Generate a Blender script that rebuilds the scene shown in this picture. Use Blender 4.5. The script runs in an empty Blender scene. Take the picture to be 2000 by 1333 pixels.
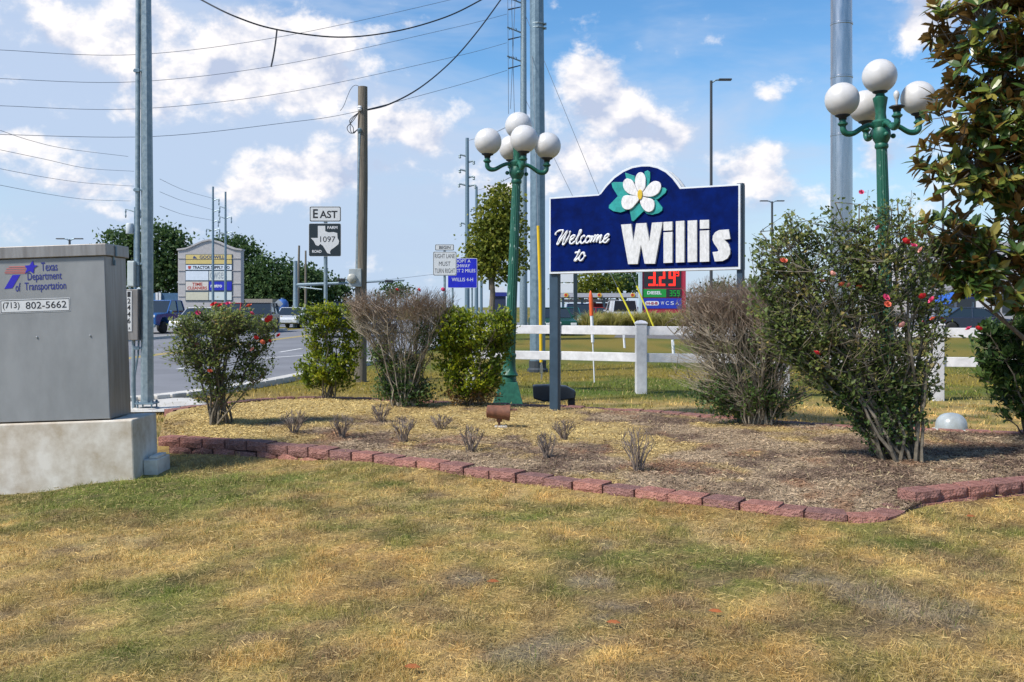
import bpy, bmesh, math, random
import numpy as np
from mathutils import Vector, Matrix

random.seed(7)
rng = np.random.default_rng(11)
sc = bpy.context.scene
C = sc.collection

# ------------------------------------------------------------------ camera, sky, sun, exposure
F, CZ, HY = 1950.0, 1.5, 600.0          # focal length in photo pixels, eye height, horizon row
cam_d = bpy.data.cameras.new('camera')
cam_d.sensor_width = 36.0
cam_d.lens = F / 2000.0 * 36.0
cam_d.shift_y = -(666.5 - HY) / 2000.0
cam_d.clip_start, cam_d.clip_end = 0.1, 5000.0
cam = bpy.data.objects.new('camera', cam_d)
C.objects.link(cam)
cam.location = (0, 0, CZ)
cam.rotation_euler = (math.pi / 2, 0, 0)
sc.camera = cam

SUN_DIR = Vector((-0.58, -0.36, 0.80)).normalized()      # towards the sun: left, a little behind the viewer
SUN_EL = math.asin(SUN_DIR.z)
sun_d = bpy.data.lights.new('sun', 'SUN')
sun_d.energy = 2.9
sun_d.angle = math.radians(8.0)
sun_d.color = (1.0, 0.95, 0.87)
sun = bpy.data.objects.new('sun', sun_d)
C.objects.link(sun)
sun.rotation_euler = (-SUN_DIR).to_track_quat('-Z', 'Y').to_euler()
sun.location = (-20, -16, 40)

world = bpy.data.worlds.new('World')
sc.world = world
world.use_nodes = True
world.cycles.sampling_method = 'MANUAL'
world.cycles.sample_map_resolution = 512
wn, wl = world.node_tree.nodes, world.node_tree.links
wn.clear()


def W(kind, **kw):
    n = wn.new(kind)
    for k, v in kw.items():
        setattr(n, k, v)
    return n


def wmath(op, a, b=None, c=None, clamp=False):
    n = wn.new('ShaderNodeMath'); n.operation = op; n.use_clamp = clamp
    for i, s in enumerate((a, b, c)):
        if s is None: continue
        if isinstance(s, (int, float)): n.inputs[i].default_value = s
        else: wl.new(s, n.inputs[i])
    return n.outputs[0]


sky = W('ShaderNodeTexSky', sky_type='NISHITA', sun_disc=False, sun_elevation=SUN_EL,
        sun_rotation=math.atan2(SUN_DIR.x, SUN_DIR.y), air_density=1.0, dust_density=0.5, ozone_density=2.2, altitude=0)
tc = W('ShaderNodeTexCoord')
sep = W('ShaderNodeSeparateXYZ'); wl.new(tc.outputs['Generated'], sep.inputs[0])


def wnoise(offset, scale, detail, rough, zs=2.0, dist=0.3):
    mp = W('ShaderNodeMapping'); mp.inputs['Scale'].default_value = (1, 1, zs)
    mp.inputs['Location'].default_value = offset
    wl.new(tc.outputs['Generated'], mp.inputs[0])
    n = W('ShaderNodeTexNoise'); n.inputs['Scale'].default_value = scale
    n.inputs['Detail'].default_value = detail; n.inputs['Roughness'].default_value = rough
    n.inputs['Distortion'].default_value = dist
    wl.new(mp.outputs[0], n.inputs['Vector'])
    return n.outputs['Fac']


# cloud banks: sky directions (azimuth right of north, elevation, in degrees), half width, half height, weight
BANKS = [(-19.5, 15.6, 4.5, 1.2, .17), (-15.8, 14.0, 2.6, 1.8, .26), (-13.0, 12.6, 2.6, 1.7, .30), (-9.6, 14.9, 3.0, 1.2, .22), (-10.2, 12.4, 1.2, 1.2, .26), (-22, 13.6, 3.0, 1.4, .16), (-17, 12.0, 3.0, 1.0, .16),
         (-27, 8.4, 2.4, .8, .28), (-13.0, 8.0, 2.2, 1.0, .26), (-10.2, 7.2, 2.2, .8, .24), (-14.5, 6.2, 4.0, .7, .16), (-6.6, 10.4, 1.3, 1.0, .27), (-4.9, 9.6, 1.2, .9, .25), (-7.5, 8.0, 3.0, .7, .14),
         (4.6, 13.0, 1.6, 1.2, .27), (5.4, 11.0, 2.0, 1.4, .30), (7.6, 9.6, 1.9, 1.2, .28), (4.0, 8.6, 2.6, 1.0, .20), (9.3, 9.4, .9, .8, .22), (2.6, 7.0, 3.0, .9, .16), (12.6, 7.6, 2.0, 1.0, .25), (14.4, 8.6, 1.0, .6, .18), (16.0, 6.4, 3.0, 1.0, .18),
         (14.6, 11.6, .6, .45, .17), (23.2, 15.8, 1.5, 1.6, .30), (22.2, 14.4, 1.2, .9, .26), (25.6, 16.6, 3.0, 2.0, .24), (20.6, 8.0, 1.6, 1.4, .25), (-29, 14.5, 4, 2, .2), (-17, 10, 13, 6, .055), (-20, 10.4, 2.4, .7, .14), (-3.0, 6.2, 3.0, .8, .15), (-22, 6.4, 3.2, .6, .14),
         (40, 16, 8, 3, .2), (-48, 16, 10, 4, .2), (70, 20, 14, 5, .2), (-90, 22, 18, 6, .2)]
bias = None
for az, el, sx, sz, wgt in BANKS:
    a_, e_ = math.radians(az), math.radians(el)
    c = Vector((math.sin(a_) * math.cos(e_), math.cos(a_) * math.cos(e_), math.sin(e_)))
    sub = W('ShaderNodeVectorMath', operation='SUBTRACT'); wl.new(tc.outputs['Generated'], sub.inputs[0]); sub.inputs[1].default_value = c
    mul = W('ShaderNodeVectorMath', operation='MULTIPLY'); wl.new(sub.outputs[0], mul.inputs[0])
    h, v = 1 / math.radians(sx), 1 / math.radians(sz)
    mul.inputs[1].default_value = (h, h, v)
    ln = W('ShaderNodeVectorMath', operation='DOT_PRODUCT'); wl.new(mul.outputs[0], ln.inputs[0]); wl.new(mul.outputs[0], ln.inputs[1])
    g = wmath('POWER', 2.718, wmath('MULTIPLY', ln.outputs['Value'], -0.9))
    g = wmath('MULTIPLY', g, wgt)
    bias = g if bias is None else wmath('ADD', bias, g)
OFF = (3.1, 1.7, 0.4)
n_a = wnoise(OFF, 17.0, 8.0, .60, 1.35, .1)
sdir = Vector((-0.009, 0, 0.020))
n_b = wnoise((OFF[0] + sdir.x, OFF[1], OFF[2] + sdir.z * 1.35), 17.0, 4.0, .60, 1.35, .1)
n_v = wnoise((7.0, 2.0, 5.0), 4.0, 5.0, .6, 3.4)
dens = wmath('ADD', n_a, bias)
mask = W('ShaderNodeMapRange', interpolation_type='SMOOTHSTEP'); wl.new(dens, mask.inputs[0])
mask.inputs[1].default_value = .57; mask.inputs[2].default_value = .78
vb = None
for az, el, sx, sz, wgt in ((-20, 9, 16, 9, .34), (-4, 6, 12, 5, .22), (9, 6.5, 9, 4, .18), (-50, 14, 20, 9, .3), (60, 12, 25, 7, .2)):
    a_, e_ = math.radians(az), math.radians(el)
    cv = Vector((math.sin(a_) * math.cos(e_), math.cos(a_) * math.cos(e_), math.sin(e_)))
    sub = W('ShaderNodeVectorMath', operation='SUBTRACT'); wl.new(tc.outputs['Generated'], sub.inputs[0]); sub.inputs[1].default_value = cv
    mul = W('ShaderNodeVectorMath', operation='MULTIPLY'); wl.new(sub.outputs[0], mul.inputs[0]); mul.inputs[1].default_value = (1 / math.radians(sx), 1 / math.radians(sx), 1 / math.radians(sz))
    ln = W('ShaderNodeVectorMath', operation='DOT_PRODUCT'); wl.new(mul.outputs[0], ln.inputs[0]); wl.new(mul.outputs[0], ln.inputs[1])
    g = wmath('MULTIPLY', wmath('POWER', 2.718, wmath('MULTIPLY', ln.outputs['Value'], -0.9)), wgt)
    vb = g if vb is None else wmath('ADD', vb, g)
veil = W('ShaderNodeMapRange', interpolation_type='SMOOTHSTEP'); wl.new(wmath('ADD', n_v, wmath('ADD', vb, wmath('MULTIPLY', bias, .5))), veil.inputs[0])
veil.inputs[1].default_value = .48; veil.inputs[2].default_value = .92; veil.inputs[4].default_value = .92
lit = W('ShaderNodeMapRange'); wl.new(wmath('SUBTRACT', n_a, n_b), lit.inputs[0])
lit.inputs[1].default_value = -.14; lit.inputs[2].default_value = .09
thick = W('ShaderNodeMapRange'); wl.new(dens, thick.inputs[0]); thick.inputs[1].default_value = .62; thick.inputs[2].default_value = 1.0
ccol = W('ShaderNodeMix', data_type='RGBA'); wl.new(lit.outputs[0], ccol.inputs[0])
ccol.inputs[6].default_value = (3.0, 3.45, 4.5, 1); ccol.inputs[7].default_value = (6.0, 5.8, 5.8, 1)
hs = W('ShaderNodeHueSaturation'); wl.new(sky.outputs[0], hs.inputs['Color'])
hs.inputs['Saturation'].default_value = 1.30; hs.inputs['Value'].default_value = .95
m1 = W('ShaderNodeMix', data_type='RGBA'); wl.new(veil.outputs[0], m1.inputs[0]); wl.new(hs.outputs[0], m1.inputs[6])
m1.inputs[7].default_value = (3.1, 3.75, 4.9, 1)
hz = W('ShaderNodeMapRange', interpolation_type='SMOOTHSTEP'); wl.new(sep.outputs['Z'], hz.inputs[0])      # pale summer haze towards the horizon
hz.inputs[1].default_value = .22; hz.inputs[2].default_value = 0.0; hz.inputs[4].default_value = .85
m0 = W('ShaderNodeMix', data_type='RGBA'); wl.new(hz.outputs[0], m0.inputs[0]); wl.new(m1.outputs[2], m0.inputs[6]); m0.inputs[7].default_value = (2.9, 3.7, 4.85, 1)
m2 = W('ShaderNodeMix', data_type='RGBA'); wl.new(mask.outputs[0], m2.inputs[0]); wl.new(m0.outputs[2], m2.inputs[6]); wl.new(ccol.outputs[2], m2.inputs[7])
bg = W('ShaderNodeBackground'); bg.inputs['Strength'].default_value = 0.096
wl.new(m2.outputs[2], bg.inputs['Color'])
wo = W('ShaderNodeOutputWorld'); wl.new(bg.outputs[0], wo.inputs['Surface'])

sc.view_settings.view_transform = 'Standard'
sc.view_settings.look = 'None'
sc.view_settings.gamma = 1.0
sc.view_settings.use_curve_mapping = False
sc.view_settings.exposure = 0.9
sc.render.engine = 'CYCLES'
sc.cycles.max_bounces = 4
sc.cycles.diffuse_bounces = 2
sc.cycles.glossy_bounces = 2
sc.cycles.transmission_bounces = 2
sc.cycles.transparent_max_bounces = 4
sc.cycles.use_denoising = True


# ------------------------------------------------------------------ helpers
def P(px, py, D):
    """world point seen at photo pixel (px, py) at distance D"""
    return Vector(((px - 1000) / F * D, D, CZ + (HY - py) / F * D))


def G(px, py, z=0.0):
    """point on level ground at height z seen at a photo pixel"""
    D = (CZ - z) * F / (py - HY)
    return Vector(((px - 1000) / F * D, D, z))


def catmull(pts, n=5, closed=False):
    pts = [Vector(p) for p in pts]
    out = []
    m = len(pts)
    for i in range(m if closed else m - 1):
        if closed:
            p0, p1, p2, p3 = pts[i - 1], pts[i], pts[(i + 1) % m], pts[(i + 2) % m]
        else:
            p0, p1, p2, p3 = pts[max(i - 1, 0)], pts[i], pts[i + 1], pts[min(i + 2, m - 1)]
        for k in range(n):
            t = k / n
            out.append(0.5 * ((2 * p1) + (p2 - p0) * t + (2 * p0 - 5 * p1 + 4 * p2 - p3) * t * t + (3 * p1 - p0 - 3 * p2 + p3) * t ** 3))
    if not closed:
        out.append(pts[-1])
    return out


def rrect(x0, z0, x1, z1, r, n=4):
    out = []
    for cx, cz, a0 in ((x1 - r, z1 - r, 0), (x0 + r, z1 - r, 90), (x0 + r, z0 + r, 180), (x1 - r, z0 + r, 270)):
        for k in range(n + 1):
            a = math.radians(a0 + 90 * k / n)
            out.append((cx + r * math.cos(a), cz + r * math.sin(a)))
    return out


class MB:
    def __init__(s):
        s.v, s.f = [], []

    def add(s, vs, fs, M=None):
        b = len(s.v)
        s.v += [(M @ Vector(v)) if M is not None else Vector(v) for v in vs]
        s.f += [tuple(b + i for i in f) for f in fs]
        return s

    def box(s, c, size, M=None, taper=1.0):
        x, y, z = [d / 2 for d in size]
        vs = [(c[0] + sx * x * (taper if sz > 0 else 1), c[1] + sy * y * (taper if sz > 0 else 1), c[2] + sz * z)
              for sz in (-1, 1) for sy in (-1, 1) for sx in (-1, 1)]
        return s.add(vs, [(0, 2, 3, 1), (4, 5, 7, 6), (0, 1, 5, 4), (2, 6, 7, 3), (0, 4, 6, 2), (1, 3, 7, 5)], M)

    def tube(s, pts, r, n=8, caps=True):
        pts = [Vector(p) for p in pts]
        m = len(pts)
        rs = r if isinstance(r, (list, tuple)) else [r] * m
        if len(rs) != m:
            rs = [rs[0] + (rs[-1] - rs[0]) * i / (m - 1) for i in range(m)]
        b = len(s.v)
        ref = None
        for i in range(m):
            t = (pts[min(i + 1, m - 1)] - pts[max(i - 1, 0)])
            t = t.normalized() if t.length > 1e-9 else Vector((0, 0, 1))
            if ref is None:
                ref = t.cross(Vector((0, 1, 0)))
                if ref.length < .2: ref = t.cross(Vector((1, 0, 0)))
            ref = (ref - t * ref.dot(t)).normalized()
            o = t.cross(ref)
            for k in range(n):
                a = 2 * math.pi * (k + .5) / n
                s.v.append(pts[i] + (ref * math.cos(a) + o * math.sin(a)) * rs[i])
        for i in range(m - 1):
            for k in range(n):
                k2 = (k + 1) % n
                s.f.append((b + i * n + k, b + i * n + k2, b + (i + 1) * n + k2, b + (i + 1) * n + k))
        if caps and n > 2:
            s.f.append(tuple(b + k for k in range(n))[::-1])
            s.f.append(tuple(b + (m - 1) * n + k for k in range(n)))
        return s

    def lathe(s, prof, n=24, c=(0, 0, 0), M=None, rot=0.0):
        vs, fs = [], []
        m = len(prof)
        for r, z in prof:
            for k in range(n):
                a = 2 * math.pi * k / n + rot
                vs.append((c[0] + r * math.cos(a), c[1] + r * math.sin(a), c[2] + z))
        for i in range(m - 1):
            for k in range(n):
                k2 = (k + 1) % n
                fs.append((i * n + k, i * n + k2, (i + 1) * n + k2, (i + 1) * n + k))
        fs.append(tuple(range(n))[::-1]); fs.append(tuple((m - 1) * n + k for k in range(n)))
        return s.add(vs, fs, M)

    def prism(s, poly, y0, y1, M=None):
        """polygon of (x, z) between depths y0 and y1"""
        n = len(poly)
        a = sum(poly[i][0] * poly[(i + 1) % n][1] - poly[(i + 1) % n][0] * poly[i][1] for i in range(n))
        if a < 0: poly = poly[::-1]
        vs = [(p[0], y0, p[1]) for p in poly] + [(p[0], y1, p[1]) for p in poly]
        fs = [tuple(range(n)), tuple(range(n, 2 * n))[::-1]]
        fs += [(i, i + n, (i + 1) % n + n, (i + 1) % n) for i in range(n)]
        return s.add(vs, fs, M)

    def sphere(s, c, r, n=16, m=10, sz=1.0):
        prof = [(max(r * math.sin(math.pi * i / m), 1e-4), -r * sz * math.cos(math.pi * i / m)) for i in range(m + 1)]
        return s.lathe(prof, n, c)

    def mesh(s, name, mat, smooth=False, M=None):
        me = bpy.data.meshes.new(name)
        me.from_pydata([tuple(M @ v) if M is not None else tuple(v) for v in s.v], [], s.f)
        if smooth:
            me.polygons.foreach_set('use_smooth', [True] * len(me.polygons))
        me.materials.append(mat)
        me.update()
        return me

    def build(s, name, mat, parent=None, smooth=False, world=False, bevel=0, label=None):
        M = parent.matrix_basis.inverted() if (world and parent is not None) else None
        o = bpy.data.objects.new(name, s.mesh(name, mat, smooth, M))
        C.objects.link(o)
        if parent is not None: o.parent = parent
        if bevel:
            b = o.modifiers.new('bevel', 'BEVEL'); b.width = bevel; b.segments = 2; b.limit_method = 'ANGLE'; b.angle_limit = math.radians(40)
        if smooth:
            try: o.data.set_sharp_from_angle(angle=math.radians(40))
            except Exception: pass
        if label: o['label'] = label
        return o


def tag(o, label=None, cat=None, group=None, kind=None):
    if label: o['label'] = label
    if cat: o['category'] = cat
    if group: o['group'] = group
    if kind: o['kind'] = kind
    return o


def thing(name, label, cat, loc=(0, 0, 0), rot=(0, 0, 0), group=None):
    o = bpy.data.objects.new(name, None)
    C.objects.link(o)
    o.empty_display_size = .2
    o.location = loc
    o.rotation_euler = rot
    o.matrix_basis = Matrix.Translation(Vector(loc)) @ o.rotation_euler.to_matrix().to_4x4()
    return tag(o, label, cat, group)


def place(name, me, parent=None, loc=(0, 0, 0), rot=(0, 0, 0), scale=(1, 1, 1)):
    o = bpy.data.objects.new(name, me)
    C.objects.link(o)
    o.parent = parent
    o.location = loc; o.rotation_euler = rot; o.scale = scale
    return o


def copy_tree(o, parent=None):
    c = o.copy(); C.objects.link(c); c.parent = parent
    for ch in o.children: copy_tree(ch, c)
    return c


def np_mesh(name, V, faces_idx, nside, mat, attr=None, col=None):
    """V (n,3); faces_idx (m,nside)"""
    me = bpy.data.meshes.new(name)
    nf = len(faces_idx)
    me.vertices.add(len(V)); me.vertices.foreach_set('co', np.ascontiguousarray(V, dtype=np.float32).ravel())
    me.loops.add(nf * nside); me.loops.foreach_set('vertex_index', np.ascontiguousarray(faces_idx, dtype=np.int32).ravel())
    me.polygons.add(nf)
    me.polygons.foreach_set('loop_start', np.arange(0, nf * nside, nside, dtype=np.int32))
    me.update(calc_edges=True)
    if attr is not None:
        a = me.attributes.new('rnd', 'FLOAT', 'POINT'); a.data.foreach_set('value', np.ascontiguousarray(attr, dtype=np.float32))
    if col is not None:
        a = me.attributes.new('col', 'FLOAT_COLOR', 'POINT')
        c4 = np.ones((len(V), 4), dtype=np.float32); c4[:, :3] = col
        a.data.foreach_set('color', c4.ravel())
    me.materials.append(mat)
    me.validate()
    return me


_text = {}


def text_raw(s, bold):
    if (s, bold) in _text: return _text[(s, bold)]
    cu = bpy.data.curves.new('text', 'FONT'); cu.body = s; cu.size = 1.0; cu.offset = bold; cu.resolution_u = 3
    ob = bpy.data.objects.new('text', cu); C.objects.link(ob)
    dg = bpy.context.evaluated_depsgraph_get()
    me = bpy.data.meshes.new_from_object(ob.evaluated_get(dg))
    vs = [v.co.copy() for v in me.vertices]; fs = [tuple(p.vertices) for p in me.polygons]
    C.objects.unlink(ob); bpy.data.objects.remove(ob); bpy.data.curves.remove(cu); bpy.data.meshes.remove(me)
    x0 = min(v.x for v in vs); x1 = max(v.x for v in vs); y0 = min(v.y for v in vs); y1 = max(v.y for v in vs)
    r = ([((v.x - x0) / (x1 - x0), (v.y - y0) / (y1 - y0)) for v in vs], fs)
    _text[(s, bold)] = r
    return r


def lettering(s, mat, parent, x0, z0, x1, z1, y, bold=.012, slant=0.0, name='lettering'):
    """flat printed text filling a rectangle of the parent's local x/z plane, facing -y"""
    vs, fs = text_raw(s, bold)
    mb = MB()
    mb.add([(x0 + (x1 - x0) * u + slant * v * (z1 - z0), y, z0 + (z1 - z0) * v) for u, v in vs], fs)
    return mb.build(name, mat, parent)


# ------------------------------------------------------------------ materials
def mat(name, col, rough=.6, metal=0.0, var=.0, scale=6.0, bump=0.0, bscale=40.0, spec=.5, col2=None, detail=5.0, stretch=(1, 1, 1), trans=0.0, bdist=.01, emit=None):
    m = bpy.data.materials.new(name); m.use_nodes = True
    nt = m.node_tree; n, l = nt.nodes, nt.links
    b = n['Principled BSDF']
    b.inputs['Roughness'].default_value = rough; b.inputs['Metallic'].default_value = metal
    b.inputs['Specular IOR Level'].default_value = spec
    b.inputs['Base Color'].default_value = (*col, 1)
    if emit:
        b.inputs['Emission Color'].default_value = (*col, 1); b.inputs['Emission Strength'].default_value = emit
    t = n.new('ShaderNodeTexCoord'); mp = n.new('ShaderNodeMapping'); mp.inputs['Scale'].default_value = stretch
    l.new(t.outputs['Object'], mp.inputs[0])
    if var or col2:
        ns = n.new('ShaderNodeTexNoise'); ns.inputs['Scale'].default_value = scale; ns.inputs['Detail'].default_value = detail
        ns.inputs['Roughness'].default_value = .65
        l.new(mp.outputs[0], ns.inputs['Vector'])
        r = n.new('ShaderNodeValToRGB'); l.new(ns.outputs['Fac'], r.inputs[0])
        c2 = col2 or tuple(min(1, c * (1 + var)) for c in col)
        c1 = col if col2 else tuple(c * (1 - var) for c in col)
        r.color_ramp.elements[0].position = .36; r.color_ramp.elements[0].color = (*c1, 1)
        r.color_ramp.elements[1].position = .64; r.color_ramp.elements[1].color = (*c2, 1)
        l.new(r.outputs[0], b.inputs['Base Color'])
        if emit: l.new(r.outputs[0], b.inputs['Emission Color'])
        rr = n.new('ShaderNodeMapRange'); l.new(ns.outputs['Fac'], rr.inputs[0])
        rr.inputs[3].default_value = max(0.02, rough - .12); rr.inputs[4].default_value = min(1, rough + .12)
        l.new(rr.outputs[0], b.inputs['Roughness'])
    if bump:
        nb = n.new('ShaderNodeTexNoise'); nb.inputs['Scale'].default_value = bscale; nb.inputs['Detail'].default_value = 6
        l.new(mp.outputs[0], nb.inputs['Vector'])
        bp = n.new('ShaderNodeBump'); bp.inputs['Strength'].default_value = bump; bp.inputs['Distance'].default_value = bdist
        l.new(nb.outputs['Fac'], bp.inputs['Height']); l.new(bp.outputs[0], b.inputs['Normal'])
    if trans:
        b.inputs['Subsurface Weight'].default_value = trans
        b.inputs['Subsurface Radius'].default_value = (.1, .1, .1)
    return m


def leaf_mat(name, stops, rough=.45, trans=.25, under=None, spec=.5):
    """leaf colour by the per-leaf random value; optional paler or browner underside"""
    m = bpy.data.materials.new(name); m.use_nodes = True
    nt = m.node_tree; n, l = nt.nodes, nt.links
    b = n['Principled BSDF']; b.inputs['Roughness'].default_value = rough; b.inputs['Specular IOR Level'].default_value = spec
    a = n.new('ShaderNodeAttribute'); a.attribute_name = 'rnd'
    r = n.new('ShaderNodeValToRGB'); l.new(a.outputs['Fac'], r.inputs[0])
    els = r.color_ramp.elements
    while len(els) < len(stops): els.new(.5)
    for e, (p, c) in zip(els, stops): e.position = p; e.color = (*c, 1)
    out = r.outputs[0]
    if under:
        ge = n.new('ShaderNodeNewGeometry'); mx = n.new('ShaderNodeMix'); mx.data_type = 'RGBA'
        l.new(ge.outputs['Backfacing'], mx.inputs[0]); l.new(out, mx.inputs[6]); mx.inputs[7].default_value = (*under, 1)
        out = mx.outputs[2]
    l.new(out, b.inputs['Base Color'])
    tr = n.new('ShaderNodeBsdfTranslucent'); l.new(out, tr.inputs[0])
    mix = n.new('ShaderNodeMixShader'); mix.inputs[0].default_value = trans
    l.new(b.outputs[0], mix.inputs[1]); l.new(tr.outputs[0], mix.inputs[2])
    l.new(mix.outputs[0], n['Material Output'].inputs[0])
    return m


def col_mat(name, rough=.9, nscale=30, namt=.35, bump=.5, bscale=60, bdist=.02, trans=0.0):
    """colour from the stored 'col' attribute with fine grain on top"""
    m = bpy.data.materials.new(name); m.use_nodes = True
    nt = m.node_tree; n, l = nt.nodes, nt.links
    b = n['Principled BSDF']; b.inputs['Roughness'].default_value = rough; b.inputs['Specular IOR Level'].default_value = .2
    a = n.new('ShaderNodeAttribute'); a.attribute_name = 'col'
    out = a.outputs['Color']
    if namt:
        ge = n.new('ShaderNodeNewGeometry')
        ns = n.new('ShaderNodeTexNoise'); ns.inputs['Scale'].default_value = nscale; ns.inputs['Detail'].default_value = 8; ns.inputs['Roughness'].default_value = .7
        l.new(ge.outputs['Position'], ns.inputs['Vector'])
        mr = n.new('ShaderNodeMapRange'); l.new(ns.outputs['Fac'], mr.inputs[0]); mr.inputs[1].default_value = .3; mr.inputs[2].default_value = .7
        mr.inputs[3].default_value = 1 - namt; mr.inputs[4].default_value = 1 + namt
        mu = n.new('ShaderNodeMix'); mu.data_type = 'RGBA'; mu.blend_type = 'MULTIPLY'; mu.inputs[0].default_value = 1
        l.new(out, mu.inputs[6]); l.new(mr.outputs[0], mu.inputs[7]); out = mu.outputs[2]
        if bump:
            nb = n.new('ShaderNodeTexNoise'); nb.inputs['Scale'].default_value = bscale; nb.inputs['Detail'].default_value = 8
            l.new(ge.outputs['Position'], nb.inputs['Vector'])
            bp = n.new('ShaderNodeBump'); bp.inputs['Strength'].default_value = bump; bp.inputs['Distance'].default_value = bdist
            l.new(nb.outputs['Fac'], bp.inputs['Height']); l.new(bp.outputs[0], b.inputs['Normal'])
    l.new(out, b.inputs['Base Color'])
    if trans:
        tr = n.new('ShaderNodeBsdfTranslucent'); l.new(out, tr.inputs[0])
        mix = n.new('ShaderNodeMixShader'); mix.inputs[0].default_value = trans
        l.new(b.outputs[0], mix.inputs[1]); l.new(tr.outputs[0], mix.inputs[2])
        l.new(mix.outputs[0], n['Material Output'].inputs[0])
    return m


M = {}
M['galv'] = mat('galvanised_steel', (.19, .255, .29), .5, .5, col2=(.30, .37, .40), scale=14, bump=.1)
M['galv_dark'] = mat('weathered_steel', (.135, .20, .245), .5, .45, col2=(.20, .28, .33), scale=10, bump=.1)
M['stainless'] = mat('brushed_stainless', (.44, .43, .43), .26, 1.0, var=.12, scale=3, stretch=(4, 4, .6))
M['black'] = mat('black_plastic', (.02, .022, .026), .5)
M['rubber'] = mat('tyre_rubber', (.02, .02, .02), .8)
M['green'] = mat('green_paint', (.013, .105, .068), .45, var=.25, scale=20, bump=.15, bscale=25)
M['green_chip'] = mat('green_paint_flaking', (.012, .098, .062), .48, col2=(.32, .45, .38), scale=16, detail=9, stretch=(1.6, 1.6, .5), bump=.2)
_r = [x for x in M['green_chip'].node_tree.nodes if x.type == 'VALTORGB'][0].color_ramp
_r.elements[0].position = .60; _r.elements[1].position = .68
M['globe'] = mat('opal_globe', (.52, .51, .495), .4, col2=(.62, .61, .60), scale=3, trans=.35)
M['white'] = mat('white_vinyl', (.68, .67, .68), .5, var=.12, scale=7, bump=.08)
M['white_print'] = mat('white_print', (.72, .73, .75), .6, var=.06, scale=20)
M['black_print'] = mat('black_print', (.012, .014, .018), .6)
M['navy'] = mat('navy_paint', (.0006, .0085, .085), .75, spec=.06, var=.3, scale=5, bump=.1, bscale=200)
M['slate'] = mat('slate_post_paint', (.028, .055, .085), .45, var=.12, scale=8)
M['letter'] = mat('weathered_white_paint', (.50, .50, .49), .65, col2=(.66, .66, .66), scale=40, detail=8, stretch=(1, 1, .5))
M['petal'] = mat('petal_paint', (.54, .53, .52), .6, col2=(.74, .73, .74), scale=34, detail=8, stretch=(1.3, 1, .5))
M['teal'] = mat('teal_leaf_paint', (.01, .26, .24), .5, var=.2, scale=12)
M['yellow_paint'] = mat('yellow_paint', (.62, .42, .02), .5, var=.1)
M['yellow_plastic'] = mat('yellow_guy_sleeve', (.72, .46, .01), .4, var=.06)
M['orange'] = mat('orange_plastic', (.72, .11, .02), .5, var=.1)
M['wood_pole'] = mat('weathered_timber', (.12, .10, .075), .9, col2=(.23, .20, .155), scale=14, stretch=(3, 3, .12), bump=.6, bscale=50, bdist=.02, detail=8)
M['concrete'] = mat('pad_concrete', (.44, .365, .27), .9, col2=(.70, .655, .575), scale=3.2, bump=.25, bscale=130, detail=9)
M['cabinet'] = mat('grey_cabinet_aluminium', (.262, .272, .276), .55, .15, var=.10, scale=3.0, stretch=(1, 1, .5))
M['cabinet_side'] = mat('brushed_cabinet_side', (.24, .22, .205), .42, .5, col2=(.33, .315, .30), scale=6, stretch=(3, 3, .25))
M['sign_back'] = mat('sign_aluminium', (.40, .42, .43), .5, .4)
M['sign_white'] = mat('sign_white_sheeting', (.62, .63, .63), .45, var=.04, scale=20)
M['sign_black'] = mat('sign_black_sheeting', (.012, .022, .028), .45)
M['sign_blue'] = mat('sign_blue_sheeting', (.006, .012, .46), .5, var=.15, scale=4)
M['logo_blue'] = mat('logo_blue_vinyl', (.02, .012, .42), .5)
M['logo_text'] = mat('logo_text_vinyl', (.02, .03, .22), .5)
M['logo_red'] = mat('logo_faded_red_vinyl', (.50, .16, .15), .6)
M['wire'] = mat('wire_aluminium', (.12, .14, .17), .6, .2)
M['cable'] = mat('black_cable', (.03, .035, .045), .6)
M['block'] = mat('red_split_face_block', (.16, .055, .05), .95, col2=(.27, .10, .092), scale=9, bump=1.0, bscale=55, bdist=.03, detail=9)
M['bronze'] = mat('rusty_spotlight', (.17, .066, .035), .7, var=.3, scale=18)
M['asphalt'] = mat('asphalt', (.17, .173, .185), .92, var=.16, scale=.35, bump=.4, bscale=120, detail=9)
M['lot'] = mat('parking_lot_concrete', (.22, .215, .21), .92, var=.15, scale=.3, bump=.2)
M['kerb'] = mat('kerb_concrete', (.42, .40, .36), .9, col2=(.54, .52, .48), scale=3, bump=.4, bscale=70)
M['paint_white'] = mat('road_paint_white', (.62, .62, .60), .8, var=.12, scale=9)
M['paint_yellow'] = mat('road_paint_yellow', (.50, .36, .05), .8, var=.12, scale=9)
M['stucco'] = mat('sign_stucco', (.42, .40, .39), .9, var=.07, scale=4, bump=.2)
M['glass'] = mat('dark_glass', (.02, .028, .035), .08, 0, spec=.8)
M['chrome'] = mat('bright_trim', (.55, .56, .58), .25, .9)
M['headlight'] = mat('lamp_lens', (.7, .7, .7), .15)
M['taillight'] = mat('red_lens', (.35, .01, .01), .2)
M['bark'] = mat('bark', (.10, .082, .062), .95, col2=(.18, .15, .115), scale=20, stretch=(2, 2, .4), bump=.6)
M['stem'] = mat('shrub_stem', (.10, .085, .06), .9, col2=(.20, .17, .125), scale=25)
M['dead_twig'] = mat('bare_grey_twig', (.20, .165, .115), .95, col2=(.40, .34, .25), scale=9)
M['clump_twig'] = mat('dark_cut_twig', (.16, .12, .095), .95, col2=(.29, .23, .185), scale=12)
M['red_twig'] = mat('reddish_bare_twig', (.22, .155, .105), .95, col2=(.38, .29, .21), scale=12)


# ------------------------------------------------------------------ terrain
_perm = rng.random((64, 64))


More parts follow.
